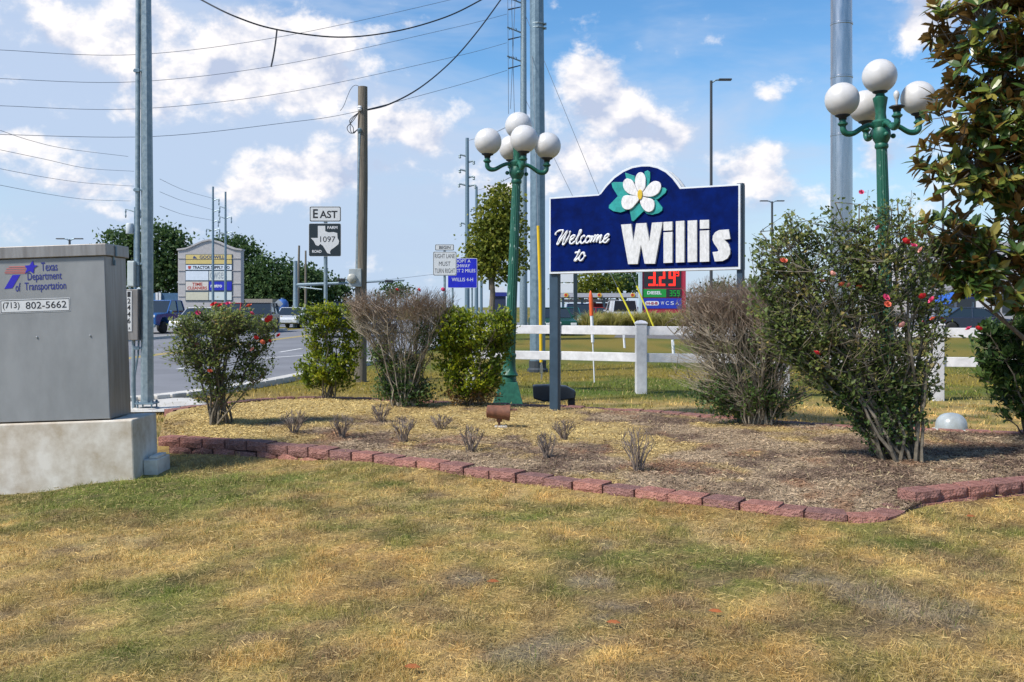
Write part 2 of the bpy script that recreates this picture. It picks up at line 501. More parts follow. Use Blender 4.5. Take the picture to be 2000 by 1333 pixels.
def vnoise(x, y, s):
    x = np.asarray(x) * s; y = np.asarray(y) * s
    xi = np.floor(x).astype(int); yi = np.floor(y).astype(int)
    fx = x - xi; fy = y - yi
    fx = fx * fx * (3 - 2 * fx); fy = fy * fy * (3 - 2 * fy)
    g = lambda a, b: _perm[a % 64, b % 64]
    return (g(xi, yi) * (1 - fx) + g(xi + 1, yi) * fx) * (1 - fy) + (g(xi, yi + 1) * (1 - fx) + g(xi + 1, yi + 1) * fx) * fy


def fbm(x, y, s, o=4):
    t = 0; a = .5; n = 0
    for k in range(o):
        t = t + a * vnoise(x + 13.7 * k, y - 7.3 * k, s); n += a
        a *= .55; s *= 2.1
    return t / n


def sstep(a, b, x):
    t = np.clip((x - a) / (b - a), 0, 1)
    return t * t * (3 - 2 * t)


front_line = [(-3.86, 10.86), (-2.78, 10.42), (-1.47, 9.58), (-.45, 8.75), (.41, 8.08), (1.15, 7.48), (1.84, 6.98)]
low_line = [(1.76, 7.03), (2.02, 6.88), (2.36, 6.79), (2.60, 6.85), (2.86, 7.12)]
tier_line = [(2.68, 7.17), (2.90, 7.26), (3.23, 7.44), (3.97, 7.78), (4.9, 8.25), (6.2, 9.0)]
back_line = [(-4.62, 13.5), (-3.95, 14.8), (-3.4, 15.35), (-2.5, 15.25), (-1.67, 14.85), (0, 14.2), (.78, 13.86), (1.7, 13.35), (2.54, 12.72), (3.81, 11.7), (5.6, 11.05), (6.6, 11.0)]
fl = catmull([(x, y, 0) for x, y in front_line + low_line + tier_line[2:]], 6)
bl = catmull([(x, y, 0) for x, y in back_line], 6)


def curve_y(line, x):
    px = np.array([p.x for p in line]); py = np.array([p.y for p in line])
    o = np.argsort(px)
    return np.interp(x, px[o], py[o])


def ground_z(x, y):
    x = np.asarray(x, dtype=float); y = np.asarray(y, dtype=float)
    z = -0.10 * sstep(-0.3, -3.3, x) * sstep(13.0, 10.6, y) - .15 * sstep(-3.4, -4.8, x) * sstep(10.8, 9.6, y)
    near = sstep(14.0, 11.0, y)
    z = z + (fbm(x, y, .8, 3) - .5) * .05 * near + (fbm(x + 5, y, 3.0, 3) - .5) * .022 * near
    z = z + .045 * np.exp(-np.abs(y - (curve_y(fl, x) - .05)) / .22) * (x > -3.7) * (x < 6)
    # scalped dips
    for cx, cy, r in ((-.25, 5.55, .30), (.1, 4.45, .35), (1.1, 5.5, .35), (1.5, 4.6, .3)):
        z = z - .012 * np.exp(-((x - cx) ** 2 + (y - cy) ** 2) / r ** 2)
    return z


TAN = np.array((.46, .325, .125)); ORANGE = np.array((.46, .285, .10)); GREEN = np.array((.115, .155, .030)); OLIVE = np.array((.20, .185, .055))
SOIL = np.array((.21, .145, .085)); PALE = np.array((.43, .35, .19)); GREY = np.array((.26, .215, .155)); DKGREEN = np.array((.07, .11, .02))


def mixc(a, b, t):
    return a + (b - a) * np.asarray(t)[..., None]


def lawn_color(x, y):
    x = np.asarray(x, dtype=float); y = np.asarray(y, dtype=float)
    c = np.broadcast_to(TAN, x.shape + (3,)).copy()
    c = mixc(c, ORANGE, .7 * sstep(.50, .66, fbm(x + 40, y + 3, 1.1, 4)))
    c = mixc(c, PALE, .6 * sstep(.55, .72, fbm(x - 9, y + 21, 1.7, 4)))
    g = -.04 + .55 * fbm(x + 3, y + 60, .9, 5) + .45 * fbm(x - 8, y + 30, 3.2, 4) + .34 * np.exp(-((x + 2.9) ** 2 / 1.8 + (y - 8.9) ** 2 / .5)) + .16 * np.exp(-((x + 1.9) ** 2 / .35 + (y - 5.1) ** 2 / .9)) \
        + .2 * np.exp(-((x + 3.2) ** 2 / 1.0 + (y - 8.2) ** 2 / .8)) + .10 * np.exp(-((x - .4) ** 2 / 2.5 + (y - 7.4) ** 2 / .2)) + .10 * np.exp(-((x - 1.6) ** 2 / 3 + (y - 6.2) ** 2 / .5)) \
        + .09 * np.exp(-((x - 1.6) ** 2 / .6 + (y - 4.9) ** 2 / .6))
    c = mixc(c, OLIVE, .85 * sstep(.46, .60, g))
    c = mixc(c, GREEN, .85 * sstep(.57, .72, g))
    s = .5 * fbm(x - 20, y + 11, 1.5, 5) + .5 * fbm(x + 2, y + 1, 4.5, 4) + .09 * sstep(7.0, 4.2, y)
    for cx, cy, r, w in ((-.25, 5.55, .17, .34), (.1, 4.45, .22, .30), (1.1, 5.5, .20, .2), (1.5, 4.6, .2, .2), (2.0, 5.6, .2, .15), (-.6, 8.0, .2, .2), (.35, 5.3, .25, .2), (1.9, 4.9, .4, .26), (.9, 4.3, .4, .16), (1.6, 5.6, .35, .2), (.6, 6.2, .2, .16), (2.6, 6.0, .3, .2), (-1.2, 4.6, .3, .12)):
        s = s + w * np.exp(-((x - cx) ** 2 + ((y - cy) * .8) ** 2) / r ** 2)
    c = mixc(c, SOIL, .8 * sstep(.60, .78, s))
    c = mixc(c, GREY, .9 * sstep(.74, .88, s))
    fine = fbm(x + 1, y + 77, 7.0, 3)               # tuft-sized mottling
    c = mixc(c, OLIVE, .40 * sstep(.52, .68, fine) * sstep(14, 11, y))
    c = mixc(c, SOIL * .8, .5 * sstep(.46, .30, fine) * sstep(14, 11, y))
    c = c * (.60 + 1.2 * fbm(x - 31, y + 5, 3.3, 4))[..., None]
    far = sstep(14.5, 17.5, y)                     # mown verge behind the fence: greener
    g2 = mixc(np.broadcast_to(np.array((.24, .20, .045)), x.shape + (3,)), np.array((.12, .155, .03)), sstep(.40, .62, fbm(x, y + 9, .45, 4)))
    g2 = mixc(g2, np.array((.10, .16, .03)), .8 * np.exp(-((y - (18.0 - .3 * x)) / 1.1) ** 2) * sstep(-.5, .8, x))
    g2 = mixc(g2, np.array((.30, .22, .09)), .8 * np.exp(-((y - (15.3 - .3 * x)) / 1.0) ** 2))
    c = c * np.array((1.18, 1.15, 1.06))
    c = mixc(c, g2 * np.array((1.35, 1.25, 1.0)), far)
    return c


xs = np.concatenate([-np.geomspace(2500, 10, 40), np.linspace(-9.5, 9.5, 240), np.geomspace(10, 2500, 40)])
ys = np.concatenate([np.linspace(-40, 1.5, 8), np.linspace(2.0, 22, 260), np.geomspace(22.5, 4000, 50)])
XX, YY = np.meshgrid(xs, ys)
ZZ = ground_z(XX, YY)
gv = np.stack([XX.ravel(), YY.ravel(), ZZ.ravel()], 1)
nx, ny = len(xs), len(ys)
ii = (np.arange(ny - 1)[:, None] * nx + np.arange(nx - 1)[None, :]).ravel()
gf = np.stack([ii, ii + 1, ii + nx + 1, ii + nx], 1)
M['ground'] = col_mat('dry_lawn_soil', .95, 45, .45, .8, 90, .02)
gm = np_mesh('ground', gv, gf, 4, M['ground'], col=lawn_color(gv[:, 0], gv[:, 1]) * .58)
gm.polygons.foreach_set('use_smooth', [True] * len(gm.polygons))
ground = bpy.data.objects.new('ground', gm); C.objects.link(ground)
tag(ground, 'dry patchy lawn ground running back to the road', kind='structure')


def sheet(name, pts, z, m, label):
    me = bpy.data.meshes.new(name)
    me.from_pydata([(p[0], p[1], z) for p in pts], [], [tuple(range(len(pts)))])
    if me.polygons[0].normal.z < 0: me.flip_normals()
    me.materials.append(m)
    o = bpy.data.objects.new(name, me); C.objects.link(o)
    return tag(o, label, kind='structure')


# near kerb line of the road, from the corner on the left, round and away
kerb_line = [Vector(p) for p in ((-40, 12.2), (-20, 12.9), (-12, 13.4), (-8.2, 14.3), (-6.4, 15.3), (-5.55, 16.4), (-4.9, 18.8), (-4.55, 21.2), (-3.9, 26), (-3.2, 34), (-2.8, 46), (-2.6, 62))]
kl = catmull([(p.x, p.y, 0) for p in kerb_line], 5)
far_kerb = [(-17.5, 30), (-16.4, 47), (-14.6, 61), (-14.4, 64)]
road_pts = [(p.x, p.y) for p in kl] + [(-2.4, 74), (6, 80), (60, 84), (60, 98), (0, 96), (-1, 110), (-1, 700), (-12, 700), (-13, 110), (-14, 98), (-90, 96), (-90, 80), (-18, 76), (-14.4, 70)] + far_kerb[::-1] + [(-18.2, 26), (-24, 22), (-60, 21), (-60, 12.0)]
sheet('road', road_pts, .004, M['asphalt'], 'grey asphalt road curving away on the left')
mbk = MB()


def kerb_strip(mb, line, w, h, side=1):
    """a kerb of width w and height h beside a line, with the joints recessed"""
    for i in range(len(line) - 1):
        a, b = Vector(line[i]), Vector(line[i + 1])
        if (b - a).length < .02: continue
        t = (b - a).normalized(); nrm = Vector((t.y, -t.x, 0)) * side
        a2, b2 = a + t * .006, b
        vs = [a2, b2, b2 + nrm * w, a2 + nrm * w]
        mb.add([(v.x, v.y, -.02) for v in vs] + [(v.x, v.y, h) for v in vs],
               [(4, 5, 6, 7), (0, 1, 5, 4), (1, 2, 6, 5), (2, 3, 7, 6), (3, 0, 4, 7)])


kerb_strip(mbk, kl, .28, .11)
tag(mbk.build('kerb', M['kerb'], bevel=.02), 'pale concrete kerb along the near side of the road', kind='structure')
mbk = MB()
kerb_strip(mbk, [(x, y, 0) for x, y in far_kerb], .2, .13, -1)
tag(mbk.build('kerb', M['kerb']), 'pale kerb along the far side of the road', kind='structure')
apron = [(-6.3, 15.1), (-5.4, 16.0), (-5.15, 16.0), (-4.35, 14.75), (-4.6, 13.9), (-6.0, 13.7), (-8.6, 13.9)]
sheet('pavement', apron, .045, M['kerb'], 'concrete pavement apron behind the cabinet at the road corner')
mk = MB()
for y0, y1 in ((24, 27), (33, 36), (42, 45), (51, 54), (60, 63)):
    x = lambda y: -8.1 + (y - 24) * .04
    mk.add([(x(y0), y0, .0085), (x(y0) + .12, y0, .0085), (x(y1) + .12, y1, .0085), (x(y1), y1, .0085)], [(0, 1, 2, 3)])
mk.add([(-7.4, 29.0, .0085), (-6.1, 31.6, .0085), (-5.95, 31.6, .0085), (-7.2, 29.0, .0085)], [(0, 3, 2, 1)])
mk.add([(-8.0, 66, .0085), (-2.9, 66, .0085), (-2.9, 66.5, .0085), (-8.0, 66.5, .0085)], [(0, 1, 2, 3)])
tag(mk.build('road_marking', M['paint_white']), 'white painted lane dashes and stop line on the road', kind='structure')
mk = MB()
for x0 in (-11.2, -11.45):
    mk.add([(x0, 24, .0085), (x0 + .12, 24, .0085), (x0 + .9, 68, .0085), (x0 + .78, 68, .0085)], [(0, 1, 2, 3)])
tag(mk.build('road_marking', M['paint_yellow']), 'double yellow centre line on the road', kind='structure')
sheet('parking_lot', [(-17, 47.5), (-15.2, 62), (-19, 75), (-90, 79), (-90, 40), (-30, 40)], .004, M['lot'], 'pale concrete parking lot across the road on the left')
sheet('parking_lot', [(5.5, 64), (9, 61), (70, 50), (70, 78), (12, 78), (6, 74)], .004, M['asphalt'], 'asphalt filling station forecourt beyond the verge')
sheet('gravel_bed', [(5.0, 49), (10, 44), (18, 42), (18, 58), (6.4, 60)], .004, mat('grey_gravel', (.16, .15, .145), .95, var=.4, scale=9, bump=.8, bscale=25, bdist=.1), 'grey gravel bed in front of the fountain grasses')

# ------------------------------------------------------------------ planting bed and its edging
def bed_z(x, y):
    x = np.asarray(x, dtype=float); y = np.asarray(y, dtype=float)
    f = curve_y(fl, x)
    t = sstep(0, 1.2, y - f)
    z = .062 + .03 * t + (fbm(x, y, 1.3, 4) - .5) * .06 * t + (fbm(x + 4, y, 6, 3) - .5) * .022
    z = z - .045 * sstep(1.5, 1.9, x) * sstep(2.9, 2.6, x) * sstep(.9, .2, y - f)
    for cx, cy in ((-3.5, 11.9), (-2.8, 14.8), (-1.5, 14.0), (-.55, 14.0), (2.9, 11.7), (3.56, 9.2)):
        z = z + .03 * np.exp(-((x - cx) ** 2 + (y - cy) ** 2) / .16)
    return z


STRAW = np.array((.56, .42, .17)); STRAW2 = np.array((.42, .30, .125)); MULCH = np.array((.17, .115, .08)); MULCHG = np.array((.36, .265, .17)); RUST = np.array((.30, .155, .085))


def bed_color(x, y):
    x = np.asarray(x, dtype=float); y = np.asarray(y, dtype=float)
    f = curve_y(fl, x); b = curve_y(bl, x)
    t = (y - f) / np.maximum(b - f, .1)
    c = mixc(np.broadcast_to(MULCH, x.shape + (3,)), MULCHG, sstep(.4, .62, fbm(x, y, 2.2, 4)))
    c = mixc(c, RUST, .6 * sstep(.58, .7, fbm(x + 50, y, 2.6, 4)))
    s = .10 + .60 * sstep(.25, .7, t) + .85 * (fbm(x + 7, y - 3, 1.7, 5) - .5) * 2 - .55 * sstep(1.0, 2.4, x + .35 * (y - 11))
    s = s + .55 * np.exp(-((x + 3.3) / .9) ** 2) + .2 * np.exp(-((y - f) / .25) ** 2)
    c = mixc(c, STRAW2, sstep(.18, .45, s))
    c = mixc(c, STRAW, .85 * sstep(.45, .8, s))
    return c


us = np.linspace(-4.55, 6.2, 190); ts = np.linspace(0, 1, 90)
UU, TT = np.meshgrid(us, ts)
FY = curve_y(fl, UU) + .05; BY = curve_y(bl, UU) - .02
FY = np.where(UU < -3.86, np.interp(UU, [-4.6, -3.86], [13.3, 10.9]), FY)
BYY = FY + (np.maximum(BY, FY + .05) - FY) * TT
bv = np.stack([UU.ravel(), BYY.ravel(), bed_z(UU, BYY).ravel()], 1)
ii = (np.arange(89)[:, None] * 190 + np.arange(189)[None, :]).ravel()
bf = np.stack([ii, ii + 1, ii + 191, ii + 190], 1)
M['bed'] = col_mat('mulch', .95, 60, .5, .9, 70, .025)
bm_ = np_mesh('planting_bed', bv, bf, 4, M['bed'], col=bed_color(bv[:, 0], bv[:, 1]) * .85)
bm_.polygons.foreach_set('use_smooth', [True] * len(bm_.polygons))
bed = bpy.data.objects.new('planting_bed', bm_); C.objects.link(bed)
tag(bed, 'planting bed of straw and dark bark mulch inside the red block edging', kind='structure')

block_meshes = []
for k in range(5):
    mb = MB()
    L, Dp, H = .283, .19, .098
    nxk, nzk = 4, 2
    vs, fs = [], []
    for iz in range(nzk + 1):
        for ix in range(nxk + 1):
            u = ix / nxk - .5; edge = abs(u) == .5 or iz in (0, nzk)
            vs.append((u * L, -Dp / 2 - (0 if edge else random.uniform(.008, .024)) + (.012 if abs(u) == .5 else 0), iz / nzk * H))
    n0 = len(vs)
    for iz in range(nzk):
        for ix in range(nxk):
            a = iz * (nxk + 1) + ix
            fs.append((a, a + 1, a + nxk + 2, a + nxk + 1))
    vs += [(-L / 2 * .86, Dp / 2, 0), (L / 2 * .86, Dp / 2, 0), (L / 2 * .86, Dp / 2, H), (-L / 2 * .86, Dp / 2, H)]
    top = [nzk * (nxk + 1) + i for i in range(nxk + 1)]
    bot = list(range(nxk + 1))
    fs.append(tuple(top) + (n0 + 2, n0 + 3))
    fs.append(tuple(bot[::-1]) + (n0, n0 + 1))
    fs.append((n0 + 1, n0, n0 + 3, n0 + 2))
    lft = [iz * (nxk + 1) for iz in range(nzk + 1)]; rgt = [iz * (nxk + 1) + nxk for iz in range(nzk + 1)]
    fs.append(tuple(lft[::-1]) + (n0, n0 + 3))
    fs.append(tuple(rgt) + (n0 + 2, n0 + 1))
    mb.add(vs, fs)
    cols = [((.19, .080, .062), (.36, .178, .145)), ((.24, .094, .070), (.43, .20, .155)), ((.16, .076, .064), (.31, .158, .132)), ((.20, .084, .066), (.38, .182, .148)), ((.26, .100, .072), (.45, .21, .16))]
    mm = mat('red_split_face_block', cols[k][0], .95, col2=cols[k][1], scale=14, bump=1.0, bscale=60, bdist=.03, detail=9)
    me = mb.mesh('block', mm)
    bmn = bmesh.new(); bmn.from_mesh(me); bmesh.ops.recalc_face_normals(bmn, faces=bmn.faces); bmn.to_mesh(me); bmn.free()
    block_meshes.append(me)


def lay_blocks(parent, line, ztop, step=.29, off=0.0, jit=1.0, flip=False, zf=None):
    pts = [Vector((p[0], p[1], 0)) for p in line]
    segl = [(pts[i + 1] - pts[i]).length for i in range(len(pts) - 1)]
    tot = sum(segl); s = step / 2 + off
    while s < tot - step * .3:
        a = s; i = 0
        while i < len(segl) - 1 and a > segl[i]: a -= segl[i]; i += 1
        t = (pts[i + 1] - pts[i]).normalized(); p = pts[i] + t * a
        nrm = Vector((t.y, -t.x, 0))               # towards the viewer when the line runs left to right
        c = p - nrm * .095
        z = zf(p) if zf else ztop
        o = place('block', random.choice(block_meshes), parent,
                  (c.x + random.uniform(-.006, .006) * jit, c.y + random.uniform(-.009, .009) * jit, z - .098 + random.uniform(-.012, .004) * jit),
                  (random.uniform(-.025, .025) * jit, random.uniform(-.02, .02) * jit, math.atan2(t.y, t.x) + random.uniform(-.03, .03) * jit), (random.uniform(.97, 1.0), 1, 1))
        s += step


e_front = thing('block_edging', 'red block edging along the front of the planting bed, stepping up at right', 'garden edging')
fs_ = catmull([(x, y, 0) for x, y in front_line], 8)
lay_blocks(e_front, fs_, .10)
lay_blocks(e_front, [p for p in fs_ if p.x < .2], -.002, off=.145)
lay_blocks(e_front, catmull([(x, y, 0) for x, y in low_line], 8), .055, zf=lambda p: .092 - .02 * min(1, max(0, (p.x - 1.8))))
lay_blocks(e_front, [(x, y - .02) for x, y in tier_line], .052, off=.1)
lay_blocks(e_front, catmull([(x + .05, y + .03, 0) for x, y in tier_line[1:]], 6), .140)
e_back = thing('block_edging', 'low red block edging along the back of the bed, behind the shrubs', 'garden edging')
lay_blocks(e_back, catmull([(x, y + .1, 0) for x, y in back_line], 8), .105)

# loose mulch: thin strips lying in the bed
NM = 120000
mx_ = rng.uniform(-4.4, 5.6, NM); f_ = curve_y(fl, mx_) + .06; b_ = curve_y(bl, mx_) - .08
f_ = np.where(mx_ < -3.86, np.interp(mx_, [-4.6, -3.86], [13.4, 10.95]), f_)
my_ = f_ + np.maximum(b_ - f_, 0) * rng.random(NM) ** 1.35
mz_ = bed_z(mx_, my_) + rng.uniform(.002, .02, NM)
ang = rng.uniform(0, math.pi, NM); ln_ = rng.uniform(.012, .05, NM); wd = rng.uniform(.001, .0034, NM); tl = rng.normal(0, .28, NM)
dx, dy, dz = np.cos(ang) * np.cos(tl), np.sin(ang) * np.cos(tl), np.sin(tl)
qx, qy = -np.sin(ang), np.cos(ang)
p0 = np.stack([mx_, my_, mz_], 1); d_ = np.stack([dx, dy, dz], 1) * ln_[:, None] / 2; q_ = np.stack([qx, qy, rng.normal(0, .5, NM)], 1) * wd[:, None]
mv = np.stack([p0 - d_ - q_, p0 + d_ - q_, p0 + d_ + q_, p0 - d_ + q_], 1).reshape(-1, 3)
mc = bed_color(mx_, my_) * rng.uniform(.55, 1.55, NM)[:, None]
pick = rng.random(NM)
mc = np.where((pick < .10)[:, None], np.array((.42, .33, .19)) * rng.uniform(.6, 1.1, NM)[:, None], mc)
M['strip'] = col_mat('loose_mulch', .9, namt=0)
mm_ = np_mesh('loose_mulch', mv, np.arange(NM * 4).reshape(-1, 4), 4, M['strip'], col=np.repeat(mc, 4, 0))
lo = bpy.data.objects.new('loose_mulch', mm_); C.objects.link(lo)
tag(lo, 'loose straw and bark strips lying over the planting bed', 'mulch', kind='stuff')


# ------------------------------------------------------------------ lawn grass
def in_bed(x, y):
    return (y > curve_y(fl, x) - .06) & (y < curve_y(bl, x) + .16) & (x > np.interp(y, [10.8, 13.5], [-3.9, -4.65])) & (x < 6.5)


def in_road(x, y):
    kx = np.interp(y, [p.y for p in kl], [p.x for p in kl])
    return (x < kx + .3)


def grass(name, label, n, xr, yr, hr, wr, reject, lean=.5, ypow=1.0, cmul=(.6, 1.5), extra=None):
    y = yr[0] + (yr[1] - yr[0]) * rng.random(n) ** ypow
    half = y * .56 + .4
    x = rng.uniform(-1, 1, n) * half
    keep = (x > xr[0]) & (x < xr[1]) & ~reject(x, y)
    cl = fbm(x, y, 9.0, 3)
    keep &= rng.random(n) < np.clip(.12 + 2.6 * (cl - .3), .1, 1)
    bald = np.zeros(n)
    for cx, cy, r in ((-.25, 5.55, .20), (.1, 4.45, .26), (1.1, 5.5, .22), (1.5, 4.6, .25)):
        bald += .85 * np.exp(-((x - cx) ** 2 + ((y - cy) * .8) ** 2) / r ** 2)
    keep &= rng.random(n) > bald
    x, y = x[keep], y[keep]; n = len(x)
    z = ground_z(x, y)
    far = np.clip(y / 7, .75, 2.2)
    h = rng.uniform(hr[0], hr[1], n) * (.25 + .9 * fbm(x, y, 2.0, 3) + .7 * sstep(.5, .75, fbm(x, y, 9.0, 3)))
    w = rng.uniform(wr[0], wr[1], n) * far
    a = rng.uniform(0, 2 * math.pi, n); lf = np.abs(rng.normal(0, lean, n)) + .15
    d = np.stack([np.cos(a) * np.sin(lf), np.sin(a) * np.sin(lf), np.cos(lf)], 1)
    b = rng.uniform(0, 2 * math.pi, n)
    s = np.stack([np.cos(b), np.sin(b), np.zeros(n)], 1)
    p = np.stack([x, y, z - .004], 1)
    bend = np.stack([np.cos(a), np.sin(a), -.35 * np.ones(n)], 1)
    mid = p + d * (h * .55)[:, None]
    tip = p + d * h[:, None] + bend * (h * .35 * rng.random(n))[:, None]
    V = np.stack([p - s * w[:, None], p + s * w[:, None], mid + s * (w * .75)[:, None], tip, mid - s * (w * .75)[:, None]], 1).reshape(-1, 3)
    base = np.arange(n)[:, None] * 5
    fc = np.concatenate([base + np.array([[0, 1, 2]]), base + np.array([[0, 2, 4]]), base + np.array([[4, 2, 3]])], 0)
    c = lawn_color(x, y)
    c = c * rng.uniform(cmul[0], cmul[1], n)[:, None]
    pk = rng.random(n)
    c = np.where((pk < .12)[:, None], np.array((.52, .39, .18)) * rng.uniform(.7, 1.1, n)[:, None], c)
    c = np.where(((pk > .94) & (y < 14))[:, None], np.array((.13, .17, .035)) * rng.uniform(.8, 1.3, n)[:, None], c)
    me = np_mesh(name, V, fc, 3, M['blade'], col=np.repeat(c, 5, 0))
    o = bpy.data.objects.new(name, me); C.objects.link(o)
    return tag(o, label, 'grass', kind='stuff')


M['blade'] = col_mat('grass_blade', .75, namt=0, trans=.25)
pad_rej = lambda x, y: in_bed(x, y) | in_road(x, y) | ((x < -3.3) & (y > 9.25) & (y < 10.0))
grass('lawn_grass', 'short dry lawn grass in the foreground', 560000, (-6, 6), (3.3, 11.2), (.018, .058), (.0010, .0023), pad_rej, .8, 1.2)
grass('verge_grass', 'mown verge grass behind the bed and under the white fence', 90000, (-5.5, 14), (11.0, 26), (.03, .085), (.002, .004), pad_rej, .5, 1.0)


NT = 120000
ty = 3.3 + 7.8 * rng.random(NT) ** 1.3; tx = rng.uniform(-1, 1, NT) * (ty * .56 + .4)
kp = ~pad_rej(tx, ty) & (rng.random(NT) < .25 + 1.3 * fbm(tx, ty, 3.5, 3))
tx, ty = tx[kp], ty[kp]; NT = len(tx)
tz_ = ground_z(tx, ty) + rng.uniform(.004, .030, NT)
ang = rng.uniform(0, math.pi, NT); ln_ = rng.uniform(.012, .05, NT); wd = rng.uniform(.0007, .0016, NT) * np.clip(ty / 6, .8, 1.8); tl = rng.normal(0, .25, NT)
d_ = np.stack([np.cos(ang) * np.cos(tl), np.sin(ang) * np.cos(tl), np.sin(tl)], 1) * ln_[:, None] / 2
q_ = np.stack([-np.sin(ang), np.cos(ang), rng.normal(0, .6, NT)], 1) * wd[:, None]
p0 = np.stack([tx, ty, tz_], 1)
tv = np.stack([p0 - d_ - q_, p0 + d_ - q_, p0 + d_ + q_, p0 - d_ + q_], 1).reshape(-1, 3)
tcx = mixc(lawn_color(tx, ty), np.array((.52, .39, .18)), rng.uniform(.0, .8, NT)) * rng.uniform(.6, 1.3, NT)[:, None]
tm_ = np_mesh('lawn_thatch', tv, np.arange(NT * 4).reshape(-1, 4), 4, M['blade'], col=np.repeat(tcx, 4, 0))
to_ = bpy.data.objects.new('lawn_thatch', tm_); C.objects.link(to_)
tag(to_, 'dead straw thatch lying between the lawn grass blades', 'grass', kind='stuff')


# ------------------------------------------------------------------ signal cabinet on its concrete pad
pad_root = thing('concrete_pad', 'stained pale concrete pad under the grey signal cabinet', 'concrete pad', (-3.52, 9.31, -.11), (0, math.radians(-2.0), 0))
mb = MB()
mb.box((-1.25, .315, .135), (2.5, .63, .85))
mb.build('slab', M['concrete'], pad_root, bevel=.015)
mb = MB(); mb.box((.07, .40, .07), (.135, .36, .16)); mb.box((.09, .38, .165), (.08, .26, .03))
mb.build('footing', M['concrete'], pad_root, bevel=.01)
st = M['concrete'].node_tree
cab = thing('signal_cabinet', 'grey metal traffic signal cabinet with blue lettering and phone number plate', 'utility cabinet', (-3.756, 9.345, .452), (0, math.radians(-2.0), 0))
CW, CD, CH = 1.35, .50, 1.53
mb = MB(); mb.box((-CW / 2, CD / 2, CH / 2), (CW, CD, CH)); cbody = mb.build('body', M['cabinet_side'], cab, bevel=.006)
mb = MB(); mb.box((-CW / 2, -.006, CH / 2 - .002), (CW - .006, .012, CH - .012)); door = mb.build('door', M['cabinet'], cab, bevel=.004)
mb = MB(); mb.box((-CW / 2, CD / 2 - .005, CH + .056), (CW + .05, CD + .06, .112)); lid = mb.build('lid', M['cabinet_side'], cab, bevel=.006)
mb = MB(); mb.box((.004, .19, CH - .01), (.012, .03, .13)); mb.box((.012, .19, CH - .06), (.02, .016, .05)); mb.box((.030, .19, CH + .05), (.012, .03, .10)); mb.build('latch', M['galv_dark'], cab, bevel=.002)
mb = MB()
for px, py in ((72, 659), (176, 656)):
    q = cab.matrix_basis.inverted() @ P(px, py, 9.33)
    mb = MB(); mb.lathe([(.009, 0), (.009, .006), (.005, .010)], 10, M=Matrix.Translation((q.x, -.012, q.z)) @ Matrix.Rotation(math.pi / 2, 4, 'X'))
    mb.build('bolt', M['chrome'], door)


def cabq(px, py):
    q = cab.matrix_basis.inverted() @ P(px, py, 9.33)
    return q.x, q.z


def Z3(x, y):
    return cabq(x / 11.107, 500 + y / 11.107)          # pixels of the enlarged logo


def cab_text(s, ctr, w, h, m, bold=.01):
    x, z = cabq(*ctr)
    k = 9.33 / F
    return lettering(s, m, door, x - w * k / 2, z - h * k / 2, x + w * k / 2, z + h * k / 2, -.0145, bold)


cab_text('Texas', (96, 521), 32, 17, M['logo_text'], .008)
cab_text('Department', (87, 541.5), 67, 20, M['logo_text'], .008)
cab_text('of', (35, 561.5), 10, 17, M['logo_text'], .008)
cab_text('Transportation', (88.5, 561), 81, 20, M['logo_text'], .008)


def cab_poly(name, pts, m, y=-.0145):
    mb = MB(); mb.prism([Z3(*p) for p in pts], y, y + .002); return mb.build(name, m, door)


cab_poly('emblem', [(715, 105), (735, 205), (820, 210), (740, 265), (725, 380), (640, 325), (540, 385), (585, 285), (535, 215), (640, 205)], M['logo_blue'], -.0165)
cab_poly('emblem', [(270, 418), (435, 412), (265, 705), (92, 718)], M['logo_blue'])
for k, (x0, y0, y1) in enumerate(((200, 222, 246), (150, 262, 284), (130, 302, 324), (110, 340, 362), (120, 374, 388))):
    cab_poly('stripe', [(x0, y0 + 8), (545 + 8 * (k % 2), y0), (560, y1), (x0 - 20, y1 + 4)], M['logo_red'])
x0, z0 = cabq(0.5, 609.5); x1, z1 = cabq(136.5, 582)
z0, z1 = z1 - .125, z1 + .002
mb = MB(); mb.prism(rrect(x0, z0, x1, z1, .008), -.0150, -.0125); plate = mb.build('number_plate', M['sign_white'], door)
mb = MB()
for a, b_, c_, d_ in ((x0 + .006, z0 + .006, x1 - .006, z0 + .011), (x0 + .006, z1 - .011, x1 - .006, z1 - .006), (x0 + .006, z0 + .012, x0 + .011, z1 - .012), (x1 - .011, z0 + .012, x1 - .006, z1 - .012)):
    mb.box(((a + c_) / 2, -.0158, (b_ + d_) / 2), (c_ - a, .001, d_ - b_))
mb.build('border', M['black_print'], plate)
lettering('(713)', M['black_print'], plate, x0 + .026, z0 + .028, x0 + .182, z1 - .024, -.0165, .004)
lettering('802-5662', M['black_print'], plate, x0 + .240, z0 + .034, x1 - .034, z1 - .028, -.0165, .004)

